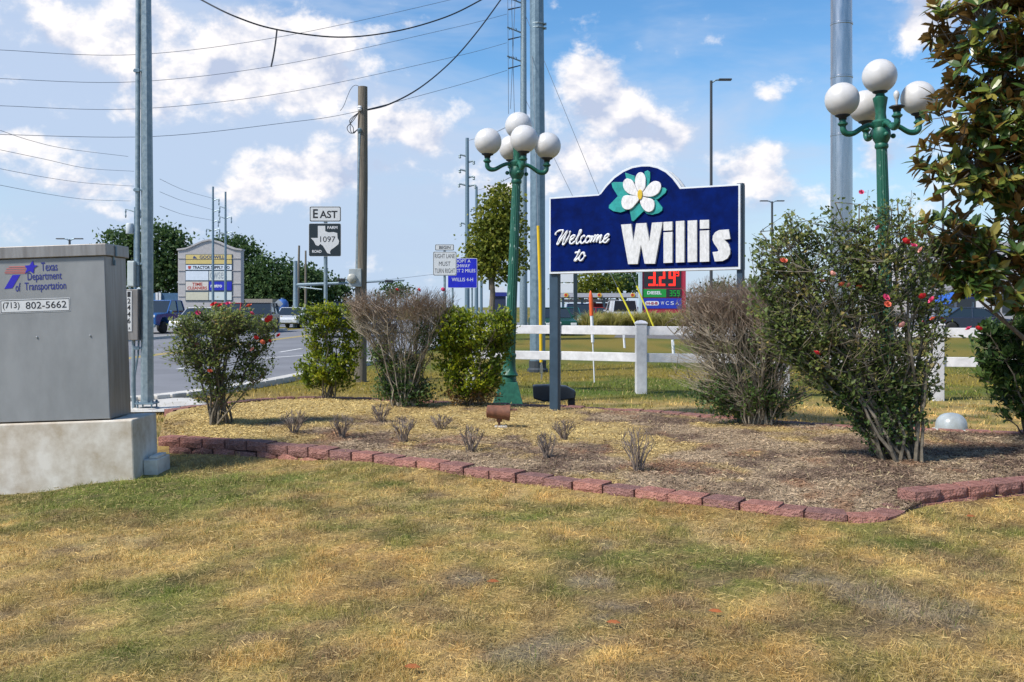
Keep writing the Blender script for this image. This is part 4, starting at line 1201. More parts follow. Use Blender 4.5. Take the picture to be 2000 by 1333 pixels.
r, X, Z = sign_root('adopt_sign', 'blue adopt a highway sign half hidden by the lane sign', 903, 39.0)
for x in (884, 922):
    mb = MB(); mb.tube([(X(x), 0, 0), (X(x), 0, Z(520))], .04, 8); mb.build('post', M['galv'], r, smooth=True)
b_ = board(r, X, Z, 874.5, 505, 932, 563, .04, M['white_print'], M['sign_blue'], .7, y=-.06)
for s, x0, x1, y0, y1 in (('ADOPT A', 883, 919, 507.5, 513.5), ('HIGHWAY', 882, 918, 516.5, 523), ('NEXT 2 MILES', 878.5, 928.5, 526, 532.5), ('WILLIS 4-H', 882.5, 924, 543, 550)):
    lettering(s, M['white_print'], b_, X(x0), Z(y1), X(x1), Z(y0), -.0645, .0)

r, X, Z = sign_root('diamond_sign', 'grey back of a diamond warning sign across the road', 544, 62.0)
mb = MB(); mb.tube([(0, 0, 0), (0, 0, Z(590))], .05, 8); mb.build('post', M['galv'], r)
mb = MB(); mb.prism([(X(535), Z(594)), (X(544), Z(603.5)), (X(553.5), Z(594)), (X(544), Z(585))], -.06, -.05); mb.build('sign_board', M['sign_back'], r)

# ------------------------------------------------------------------ shopping centre sign
SGD = 80.0
r, X, Z = sign_root('centre_sign', 'pale gabled shopping centre sign listing stores across the road', 409, SGD, cat='sign')
mb = MB(); mb.prism([(X(347.5), 0), (X(347.5), Z(487)), (X(363), Z(485)), (X(376), Z(480)), (X(395), Z(471.5)), (X(409), Z(468)), (X(423), Z(471.5)), (X(442), Z(480)), (X(456), Z(485)), (X(471), Z(487)), (X(471), 0)], 0, .9); mb.build('wall', M['stucco'], r, bevel=.04)
mb = MB()
cap = [(346, 486.5), (363, 484.3), (376, 479), (395, 470.5), (409, 467), (423, 470.5), (442, 479), (456, 484.3), (472.5, 486.5)]
mb.prism([(X(a), Z(b)) for a, b in cap] + [(X(a), Z(b + 3.2)) for a, b in cap[::-1]], -.10, .95); mb.build('cornice', M['stucco'], r)
mb = MB()
for xx in (357, 462):
    for yy in (505, 529, 554, 579): mb.box((X(xx), -.02, Z(yy)), (.72, .06, .05))
mb.build('band', M['stucco'], r)
mb = MB(); mb.prism([(X(362.5), Z(588.5)), (X(454), Z(588.5)), (X(454), Z(497)), (X(362.5), Z(497))], -.05, .02); fr = mb.build('frame', mat('sign_frame', (.06, .09, .12), .5), r)
cream = mat('cream_panel', (.56, .53, .40), .5, var=.05); yel = mat('yellow_panel', (.60, .47, .17), .5, var=.05); wpan = mat('white_panel', (.62, .68, .74), .5, var=.05)
red_t = mat('red_sign_letter', (.42, .05, .03), .5); navy_t = mat('navy_sign_letter', (.03, .05, .16), .5); blue_p = mat('blue_sign_panel', (.012, .02, .40), .5, var=.1)
for x0, y0, x1, y1, m_ in ((363.5, 498, 453, 506.8, yel), (363.5, 508, 453, 516, yel), (363.5, 518, 453, 527.5, wpan), (363.5, 530, 407.5, 548, wpan), (409, 530, 453, 548, mat('script_panel', (.60, .63, .60), .5)),
                           (363.5, 550.5, 407.5, 567.5, mat('peach_panel', (.62, .56, .50), .5)), (409, 550.5, 453, 567.5, blue_p), (363.5, 571, 407.5, 586.5, cream), (409, 571, 453, 586.5, mat('pale_panel', (.58, .64, .62), .5))):
    mb = MB(); mb.prism([(X(x0), Z(y1)), (X(x1), Z(y1)), (X(x1), Z(y0)), (X(x0), Z(y0))], -.08, -.045); mb.build('panel', m_, r)
for s, x0, x1, y0, y1, m_, bo in (('GOODWILL', 390.5, 439, 499.5, 506, navy_t, .02), ('TRACTOR SUPPLY CO', 377, 449, 519.8, 525.8, M['black_print'], .03), ('Texwes', 411, 437, 532, 545, mat('grey_script', (.30, .34, .36), .5), .0),
                                  ('TIME', 376, 396, 552.5, 558.5, red_t, .03), ('CLEANERS', 366.5, 405, 560, 566, red_t, .03), ('metro', 412, 434, 555.5, 562, M['white_print'], .03)):
    if s == 'Texwes': s = 'owse'
    lettering(s, m_, fr, X(x0), Z(y1), X(x1), Z(y0), -.087, bo)
mb = MB(); mb.prism([(X(377), Z(505.5)), (X(379.5), Z(500)), (X(382), Z(502)), (X(386), Z(505.5))], -.09, -.082); mb.build('emblem', navy_t, fr)
mb = MB(); mb.prism([(X(367.5), Z(520)), (X(374), Z(520)), (X(373), Z(525)), (X(370.7), Z(526.5)), (X(368.4), Z(525))], -.09, -.082); mb.build('emblem', red_t, fr)


# ------------------------------------------------------------------ fuel price sign
FD = 70.0
r, X, Z = sign_root('price_sign', 'fuel price sign with red 3.29 digits seen under the welcome sign', 1293, FD, cat='sign')
mb = MB(); mb.prism([(X(1248.5), 0), (X(1254), 0), (X(1254), Z(470)), (X(1248.5), Z(470))], -.1, .5); mb.build('pillar', mat('pale_pillar', (.45, .55, .58), .5, var=.05), r)
mb = MB(); mb.prism([(X(1334), 0), (X(1339), 0), (X(1339), Z(470)), (X(1334), Z(470))], -.1, .5); mb.build('pillar', mat('red_pillar', (.42, .03, .06), .5), r)
mb = MB(); mb.prism([(X(1254.2), Z(612)), (X(1333.8), Z(612)), (X(1333.8), Z(472)), (X(1254.2), Z(472))], 0, .4); fr = mb.build('frame', mat('red_frame', (.36, .02, .05), .5, var=.1), r)
mb = MB(); mb.prism([(X(1258), Z(562)), (X(1330), Z(562)), (X(1330), Z(500)), (X(1258), Z(500))], -.03, .02); mb.build('panel', M['black'], fr)
led_r = mat('red_led', (.9, .02, .01), .5, emit=.8); led_g = mat('green_led', (.01, .30, .03), .5, emit=.12)


def seg_digit(ch, x0, x1, y0, y1, m_):
    on = {'3': 'abgcd', '2': 'abged', '9': 'abcdfg', '5': 'acdfg', '0': 'abcdef', '8': 'abcdefg'}[ch]
    t = (y1 - y0) * .13; ym = (y0 + y1) / 2; mb = MB()
    R = {'a': (x0, y0, x1, y0 + t), 'd': (x0, y1 - t, x1, y1), 'g': (x0, ym - t / 2, x1, ym + t / 2), 'b': (x1 - t, y0 + t * .6, x1, ym), 'c': (x1 - t, ym, x1, y1 - t * .6), 'f': (x0, y0 + t * .6, x0 + t, ym), 'e': (x0, ym, x0 + t, y1 - t * .6)}
    for i, s in enumerate(on):
        a, b, c, d = R[s]
        sl = .08 * (y1 - y0)
        mb.prism([(X(a), Z(d)), (X(c), Z(d)), (X(c), Z(b)), (X(a), Z(b))], -.05 - .001 * i, -.035)
    mb.build('digit', m_, fr)


for ch, x0, x1 in (('3', 1266.5, 1280), ('2', 1287, 1299), ('9', 1306, 1319)): seg_digit(ch, x0, x1, 527, 559, led_r)
seg_digit('9', 1321, 1326, 528, 540, led_r)
mb = MB(); mb.prism([(X(1282), Z(559)), (X(1285.2), Z(559)), (X(1285.2), Z(555.5)), (X(1282), Z(555.5))], -.05, -.035); mb.build('decimal_point', led_r, fr)
mb = MB(); mb.prism([(X(1256), Z(581)), (X(1301), Z(581)), (X(1301), Z(565)), (X(1256), Z(565))], -.03, .02); mb.build('panel', mat('diesel_green', (.01, .28, .04), .5), fr)
lettering('DIESEL', M['white_print'], fr, X(1264), Z(575.5), X(1292), Z(569), -.036, .03)
mb = MB(); mb.prism([(X(1302), Z(581)), (X(1331), Z(581)), (X(1331), Z(565)), (X(1302), Z(565))], -.03, .02); mb.build('panel', M['black'], fr)
for ch, x0 in (('3', 1308), ('5', 1315), ('9', 1322)): seg_digit(ch, x0, x0 + 5, 567.5, 579, led_g)
mb = MB(); mb.prism([(X(1256), Z(603)), (X(1331), Z(603)), (X(1331), Z(583)), (X(1256), Z(583))], -.03, .02); mb.build('panel', mat('price_blue', (.015, .04, .38), .5, var=.1), fr)
mb = MB(); mb.prism(rrect(X(1260), Z(597), X(1287), Z(588.5), .14), -.04, -.03); mb.build('emblem', M['white_print'], fr)
lettering('H-E-B', mat('brand_red', (.35, .01, .02), .5), fr, X(1262.5), Z(595.5), X(1284.5), Z(590), -.048, .04)
for i, s in enumerate(('W', 'C', 'S', 'A')):
    lettering(s, M['white_print'], fr, X(1290.5 + 9.5 * i), Z(596), X(1297 + 9.5 * i), Z(589), -.04, .0, name='symbol')

# plain pylon with white panels on a dark post, left of the price sign
r, X, Z = sign_root('pylon_sign', 'white blank panel sign on a dark post under the welcome sign', 1124, 66.0, cat='sign')
mb = MB(); mb.box((0, 0, Z(480) / 2), (.24, .24, Z(480))); mb.build('post', mat('dark_post', (.02, .035, .045), .5), r)
for y0, y1 in ((520, 552), (554, 573)):
    mb = MB(); mb.prism([(X(1086), Z(y1)), (X(1120), Z(y1)), (X(1120), Z(y0)), (X(1086), Z(y0))], -.1, .1); mb.build('panel', M['white_print'], r, bevel=.02)
# small blue-banded sign beyond the shrub
r, X, Z = sign_root('bank_sign', 'dark blue monument sign with white top beyond the right green shrub', 974, 58.0, cat='sign')
mb = MB(); mb.prism([(X(962), 0), (X(988), 0), (X(988), Z(577)), (X(962), Z(577))], 0, .4); mb.build('wall', mat('dark_blue_wall', (.02, .03, .07), .6, var=.1), r)
mb = MB(); mb.prism([(X(960), Z(579)), (X(990), Z(579)), (X(990), Z(571.5)), (X(960), Z(571.5))], -.08, .48); mb.build('band', mat('blue_band', (.02, .03, .22), .5), r)
mb = MB(); mb.prism([(X(961.5), Z(571)), (X(988), Z(571)), (X(984), Z(560)), (X(963), Z(560))], -.02, .42); mb.build('top', M['white_print'], r)

# ------------------------------------------------------------------ filling station and shops
st_ = thing('filling_station', 'long pale filling station canopy with round red and yellow badges', 'building', ((1170 - 1000) / F * 88, 88, 0))
k = F / 88; X = lambda px: (px - 1170) / k; Z = lambda py: CZ + (HY - py) / k
mb = MB(); mb.box(((X(1080) + X(1760)) / 2, 4, (Z(573) + Z(581)) / 2), (X(1760) - X(1080), 8, Z(573) - Z(581))); mb.build('canopy', mat('canopy_grey', (.42, .42, .44), .5, var=.05), st_)
mb = MB(); mb.box(((X(1105) + X(1215)) / 2, 5, (Z(584.5) + Z(590)) / 2), (X(1215) - X(1105), 5, Z(584.5) - Z(590))); mb.build('lower_canopy', mat('canopy_pale', (.50, .50, .52), .5), st_)
mb = MB(); mb.box(((X(1160) + X(1212)) / 2, 6, (Z(592) + Z(602)) / 2), (X(1212) - X(1160), 2, Z(592) - Z(602))); mb.build('awning', mat('red_awning', (.38, .03, .04), .5), st_)
for px in (1102, 1140, 1184, 1226, 1290, 1360, 1430, 1500, 1600, 1700):
    mb = MB(); mb.box((X(px), 2, Z(581) / 2), (.22, .22, Z(581))); mb.build('column', M['galv_dark'], st_)
    mb = MB(); mb.box((X(px) + .9, 2, .75), (.8, .6, 1.5)); mb.build('pump', mat('pump_red', (.25, .03, .03), .5) if px % 4 else M['galv_dark'], st_, bevel=.05)
for px in (1106, 1171, 1236):
    Mx = Matrix.Translation((X(px), 0.0, Z(577))) @ Matrix.Rotation(math.pi / 2, 4, 'X')
    mb = MB(); mb.lathe([(.20, 0), (.20, .06), (.18, .07)], 18, M=Mx); bd = mb.build('badge', mat('badge_yellow', (.65, .42, .04), .5), st_)
    mb = MB(); mb.lathe([(.12, .07), (.12, .085)], 18, M=Mx @ Matrix.Translation((-.05, .02, 0))); mb.build('badge_centre', mat('badge_red', (.5, .04, .03), .5), bd)
stw = thing('store_building', 'pale flat-roofed store with dark windows glimpsed through the magnolia', 'building', ((1900 - 1000) / F * 90, 90, 0))
k = F / 90; X = lambda px: (px - 1900) / k; Z = lambda py: CZ + (HY - py) / k
mb = MB(); mb.box(((X(1770) + X(2300)) / 2, 6, Z(480) / 2), (X(2300) - X(1770), 12, Z(480))); mb.build('wall', mat('store_render', (.40, .38, .38), .8, var=.05), stw)
mb = MB(); mb.box(((X(1766) + X(2304)) / 2, 6, Z(478)), (X(2304) - X(1766), 12.4, .4)); mb.build('cornice', M['stucco'], stw)
for px in range(1800, 2300, 44):
    mb = MB(); mb.box((X(px), -.02, Z(593)), (1.75, .12, 1.7)); mb.build('window', M['glass'], stw)
mb = MB(); mb.box((X(1880), -.3, Z(571)), (3.2, .7, .25)); mb.build('awning', mat('grey_awning', (.08, .09, .12), .6), stw)
mb = MB()
for i in range(3): mb.box((X(1862 + i * 4), -.06, Z(547)), (.14, .1, .36))
mb.build('letter_slit', M['galv_dark'], stw)  # dark slits standing in for the store's unreadable lettering
pyl = thing('price_pylon', 'red and yellow striped pylon between the magnolia leaves', 'sign', ((1924 - 1000) / F * 60, 60, 0))
k = F / 60; X = lambda px: (px - 1924) / k; Z = lambda py: CZ + (HY - py) / k
for y0, y1, c in ((540, 567, (.55, .015, .02)), (567.2, 577, (.65, .40, .02)), (577.2, 648, (.55, .55, .56))):
    mb = MB(); mb.box((0, 0, (Z(y0) + Z(y1)) / 2), (.75, .75, Z(y0) - Z(y1))); mb.build('panel', mat('pylon_band', c, .5), pyl)
aw = thing('shade_canopy', 'bright blue curved shade canopy in front of the pale store', 'canopy', ((1870 - 1000) / F * 62, 62, 0))
k = F / 62; X = lambda px: (px - 1870) / k; Z = lambda py: CZ + (HY - py) / k
mb = MB()
mb.prism([(X(1838), Z(594)), (X(1846), Z(580)), (X(1858), Z(573)), (X(1872), Z(571)), (X(1890), Z(575)), (X(1904), Z(584)), (X(1890), Z(578.5)), (X(1872), Z(574.5)), (X(1860), Z(577)), (X(1850), Z(584)), (X(1843), Z(596))], -1.2, 1.2); mb.build('fabric', mat('blue_fabric', (.02, .10, .42), .6), aw)
for px in (1843, 1900):
    mb = MB(); mb.tube([(X(px), 0, 0), (X(px), 0, Z(590))], .06, 8); mb.build('pole', M['galv'], aw)
low = thing('low_building', 'low building with blue fascia left of the shopping centre sign', 'building', ((310 - 1000) / F * 105, 105, 0))
k = F / 105; X = lambda px: (px - 310) / k; Z = lambda py: CZ + (HY - py) / k
mb = MB(); mb.box((0, 3, Z(588) / 2), (X(390) - X(250), 6, Z(588))); mb.build('wall', mat('tan_wall', (.36, .31, .26), .8, var=.08), low)
mb = MB(); mb.box((0, 3, (Z(573) + Z(588)) / 2), (X(392) - X(248), 6.5, Z(573) - Z(588))); mb.build('fascia', mat('blue_fascia', (.05, .12, .22), .6, var=.15), low)
for px in (309, 315):
    mb = MB(); mb.box((X(px), -.3, Z(573) / 2), (.22, .3, Z(571))); mb.build('column', M['white'], low)
for px in (270, 292, 330, 352, 375):
    mb = MB(); mb.box((X(px), -.03, 1.5), (.9, .1, 1.4)); mb.build('window', M['glass'], low)
hs_ = thing('small_house', 'small house with dark hipped roof beyond the left rose bush', 'house', ((505 - 1000) / F * 112, 112, 0))
k = F / 112; X = lambda px: (px - 505) / k; Z = lambda py: CZ + (HY - py) / k
mb = MB(); mb.box((0, 3, 1.2), (X(532) - X(478), 6, 2.4)); mb.build('wall', mat('house_wall', (.30, .27, .24), .9, var=.1), hs_)
mb = MB(); mb.add([(X(473), -.4, Z(602)), (X(537), -.4, Z(602)), (X(537), 6.4, Z(602)), (X(473), 6.4, Z(602)), (X(495), 3, Z(589)), (X(515), 3, Z(589))], [(0, 1, 5, 4), (1, 2, 5), (2, 3, 4, 5), (3, 0, 4), (3, 2, 1, 0)]); mb.build('roof', mat('dark_shingle', (.07, .055, .05), .95, var=.2, scale=8), hs_)
for px in (492, 515):
    mb = MB(); mb.box((X(px), -.02, 1.3), (.8, .08, 1.0)); mb.build('window', M['glass'], hs_)
tank = thing('blue_tank', 'round blue tank beside the far diamond sign', 'tank', ((551.5 - 1000) / F * 98, 98, 0))
mb = MB(); mb.lathe([(.62, 0), (.62, 1.6), (.55, 2.0), (.3, 2.25), (.02, 2.3)], 20); mb.build('shell', mat('tank_blue', (.03, .10, .32), .5), tank, smooth=True)
mb = MB(); mb.lathe([(.15, 2.28), (.15, 2.4)], 12); mb.build('hatch', M['galv_dark'], tank)

# ------------------------------------------------------------------ signal mast, lights and far poles
mast = thing('signal_mast', 'grey traffic signal mast arm over the distant junction', 'traffic signal', ((577 - 1000) / F * 73, 73, 0))
k = F / 73; X = lambda px: (px - 577) / k; Z = lambda py: CZ + (HY - py) / k
mb = MB(); mb.tube([(0, 0, 0), (0, 0, Z(510))], [.19, .14], 12); mb.build('pole', M['galv'], mast, smooth=True)
mb = MB(); mb.tube([(0, 0, Z(557)), (X(680), 0, Z(553)), (X(790), 0, Z(547.5))], [.13, .10, .06], 10); mb.build('arm', M['galv'], mast, smooth=True)
for px, py in ((667, 547), (760, 550)):
    mb = MB(); mb.box((X(px), -.05, Z(py)), (.58, .30, .19)); hd = mb.build('signal_head', M['black'], mast, bevel=.03)
    for j in range(3):
        mb = MB(); mb.lathe([(.07, 0), (.075, .10)], 10, M=Matrix.Translation((X(px) - .18 + .18 * j, -.2, Z(py))) @ Matrix.Rotation(math.pi / 2, 4, 'X')); mb.build('visor', M['black'], hd)
mb = MB(); mb.tube([(0, 0, Z(560)), (X(630), -.2, Z(566))], .05, 6); mb.build('brace', M['galv'], mast)


def lot_light(name, label, px, D, top, arms, r0=.11):
    k = F / D
    t = thing(name, label, 'street light', ((px - 1000) / k, D, 0)); H = CZ + (HY - top) / k
    mb = MB(); mb.tube([(0, 0, 0), (0, 0, H)], [r0, r0 * .8], 8); mb.build('pole', mat('dark_bronze_pole', (.045, .05, .055), .5), t)
    mb = MB(); mb.lathe([(.3, 0), (.3, .7), (.26, .75)], 14); mb.build('base', M['kerb'], t)
    for d in arms:
        mb = MB(); mb.tube([(0, 0, H - .15), (d * .25, 0, H + .02), (d * .45, 0, H + .05)], r0 * .5, 6)
        mb.build('arm', M['galv_dark'], t)
        mb = MB(); mb.box((d * (.45 + .38), 0, H + .06), (.78, .34, .10)); mb.build('lamp_head', mat('lamp_head_bronze', (.05, .055, .06), .5), t, bevel=.03)
    return t


lot_light('lot_light', 'tall single-arm car park light behind the welcome sign', 1389, 60, 158, (1,), .10)
lot_light('lot_light', 'double-head car park light right of the welcome sign', 1508, 100, 394, (-1, 1), .13)
lot_light('lot_light', 'thin car park light pole beside the magnolia', 1842, 70, 330, (-1,), .09)
lot_light('lot_light', 'double-head car park light showing above the signal cabinet', 136, 92, 468, (-1, 1), .12)


def far_pole(name, label, px, D, top, r0, arms, lean=0.0, m_=None, cat='power pole', base=None):
    k = F / D; H = CZ + (HY - top) / k
    t = thing(name, label, cat, ((px - 1000) / k, D, 0), (0, math.radians(lean), 0))
    mb = MB(); mb.tube([(0, 0, 0), (0, 0, H * .5), (0, 0, H)], [r0, r0 * .85, r0 * .65], 10); mb.build('pole', m_ or M['galv_dark'], t, smooth=True)
    for py, d, L in arms:
        z = CZ + (HY - py) / k
        mb = MB(); mb.tube([(0, 0, z - .1), (d * L * .6, 0, z + .02 * L), (d * L, 0, z + .12 * L)], [r0 * .5, r0 * .35, r0 * .3], 6)
        mb.lathe([(r0 * .3, -.5), (r0 * .55, -.38), (r0 * .3, -.25), (r0 * .55, -.12), (r0 * .3, 0)], 8, (d * L, 0, z + .1 * L))
        mb.build('crossarm', M['galv'], t)
    return t


far_pole('transmission_pole', 'left of two slim steel poles in front of the shopping centre sign', 416, 76, 365, .11, ((390, 1, .45), (412, 1, .45), (432, 1, .4), (449, -1, .5), (449, 1, .5)))
far_pole('transmission_pole', 'right of two slim steel poles in front of the shopping centre sign', 440.5, 77, 375, .11, ((405, -1, .45), (425, -1, .45), (425, 1, .45), (455, -1, .5), (455, 1, .5)))
far_pole('transmission_pole', 'tallest of the distant steel poles beyond the lane sign', 912.5, 136, 270, .36, ((304, -1, 1.0), (316, 1, .9), (333, -1, 1.0), (346, 1, .9), (361, -1, 1.1), (363, 1, 1.1), (437, -1, .9)))
far_pole('transmission_pole', 'second of the distant steel poles, behind the tallest', 930.5, 175, 365, .36, ((392, 1, 1.0), (410, -1, 1.0), (436, 1, 1.4)))
far_pole('transmission_pole', 'farthest and lowest of the distant steel poles', 940, 215, 407, .34, ((430, -1, 1.0), (445, 1, 1.0)))
far_pole('utility_pole', 'leaning far wooden pole left of the route sign', 581, 90, 480, .14, (), 1.2, M['wood_pole'])
far_pole('utility_pole', 'upright far wooden pole nearest the route sign', 597, 95, 490, .13, ((555, -1, .5), (555, 1, .5)), 0, M['wood_pole'])
tr_ = far_pole('utility_pole', 'far pole with pale transformer almost hidden by the service pole', 264, 58, 405, .10, ((411, -1, .55), (411, 1, .3)), 0, M['galv_dark'])
k = F / 58
mb = MB(); mb.lathe([(.20, 0), (.22, .03), (.22, .55), (.19, .6), (.05, .64)], 16, ((253.5 - 264) / k, 0, CZ + (HY - 457) / k)); mb.build('transformer', mat('transformer_grey', (.50, .54, .55), .5), tr_, smooth=True)


# ------------------------------------------------------------------ overhead wires
def wire(name, label, pts, r, m_, group=None):
    mb = MB(); mb.tube(catmull(pts, 8), r, 4)
    o = mb.build(name, m_)
    return tag(o, label, 'wire', group)


wire('power_line', 'topmost of the thin wires crossing the upper left sky', [P(-90, 92, 46), P(0, 98, 47), P(270, 107, 50), P(560, 70, 54), P(880, 0, 58.5), P(1020, -38, 60)], .014, M['wire'])
wire('power_line', 'second thin wire from the top crossing the left sky', [P(-90, 149, 46), P(0, 154, 47), P(270, 160, 50), P(560, 125, 54), P(880, 56, 58.5), P(990, 28, 59.6)], .014, M['wire'])
wire('power_line', 'third thin wire from the top crossing the left sky', [P(-90, 203, 46), P(0, 207, 47), P(270, 213, 50), P(560, 181, 54), P(880, 113, 58.5), P(990, 84, 59.6)], .014, M['wire'])
wire('power_line', 'lowest long thin wire passing the top of the timber pole', [P(-90, 258, 46), P(0, 263, 47), P(300, 267, 50), P(560, 240, 54), P(690, 220, 56), P(880, 171, 58.5), P(990, 138, 59.6)], .016, M['wire'])
wire('service_cable', 'thick black cable sagging across the top of the sky', [P(372, -14, 20), P(393, 0, 20), P(460, 33, 20), P(540, 58, 20.4), P(660, 73, 21), P(770, 62, 21.6), P(870, 34, 22.3), P(940, 0, 23), P(980, -25, 23.3)], .020, M['cable'])
wire('cable_tail', 'loose cable end hanging from the thick sagging cable', [P(541, 58, 20.4), P(538, 85, 20.4), P(534, 110, 20.4), P(529.5, 131, 20.4)], .019, M['cable'])
wire('service_cable', 'black service cable rising right from the timber pole', [P(712, 216, 20), P(760, 204, 20.5), P(820, 172, 21), P(880, 122, 21.8), P(930, 65, 22.5), P(978, 0, 23.2), P(1000, -32, 23.5)], .019, M['cable'])
low_w = [([(0, 255), (60, 275), (130, 291), (250, 306)], [(312, 350), (360, 372), (416, 388)]), ([(0, 293), (90, 312), (170, 329), (262, 335)], [(312, 375), (360, 394), (416, 410)]),
         ([(0, 330), (90, 347), (170, 358), (262, 364)], [(312, 403), (360, 420), (416, 431)]), ([(0, 362), (90, 379), (170, 390), (255, 393)], None)]
ords = ['uppermost', 'second', 'third', 'lowest']
for i, (a, b_) in enumerate(low_w):
    wire('power_line', ords[i] + ' of the lower left wires above the signal cabinet', [P(x, y, 44 + x * .05) for x, y in a], .012, M['wire'])
    if b_: wire('power_line', ords[i] + ' of the short wires running to the slim steel poles', [P(x, y, 60 + (x - 312) * .15) for x, y in b_], .012, M['wire'])
wire('power_line', 'faint wire from the tallest distant pole towards the green lamp', [P(1012, 236, 62), P(960, 262, 95), P(914, 275, 135)], .03, M['wire'])
wire('power_line', 'faint lower wire between the distant poles and the lamp arm', [P(1000, 345, 66), P(965, 362, 110), P(932, 372, 174)], .03, M['wire'])
wire('power_line', 'pair of far wires low over the distant road, upper one', [P(640, 552, 95), P(740, 548, 90), P(850, 536, 82), P(1000, 520, 75)], .02, M['wire'])


# ------------------------------------------------------------------ vehicles
def wheel_set(t, xs_, yw, R=.34):
    tm = MB(); tm.lathe([(R * .62, -.11), (R * .95, -.11), (R, -.07), (R, .07), (R * .95, .11), (R * .62, .11)], 20, M=Matrix.Rotation(math.pi / 2, 4, 'X')); tme = tm.mesh('tyre', M['rubber'], True)
    rm = MB(); rm.lathe([(.02, -.10), (R * .30, -.095), (R * .62, -.08), (R * .62, .08), (R * .3, .095), (.02, .10)], 14, M=Matrix.Rotation(math.pi / 2, 4, 'X')); rme = rm.mesh('rim', M['chrome'], True)
    for x in xs_:
        for s in (-1, 1):
            w = place('wheel', tme, t, (x, s * (yw - .09), R)); place('rim', rme, w)


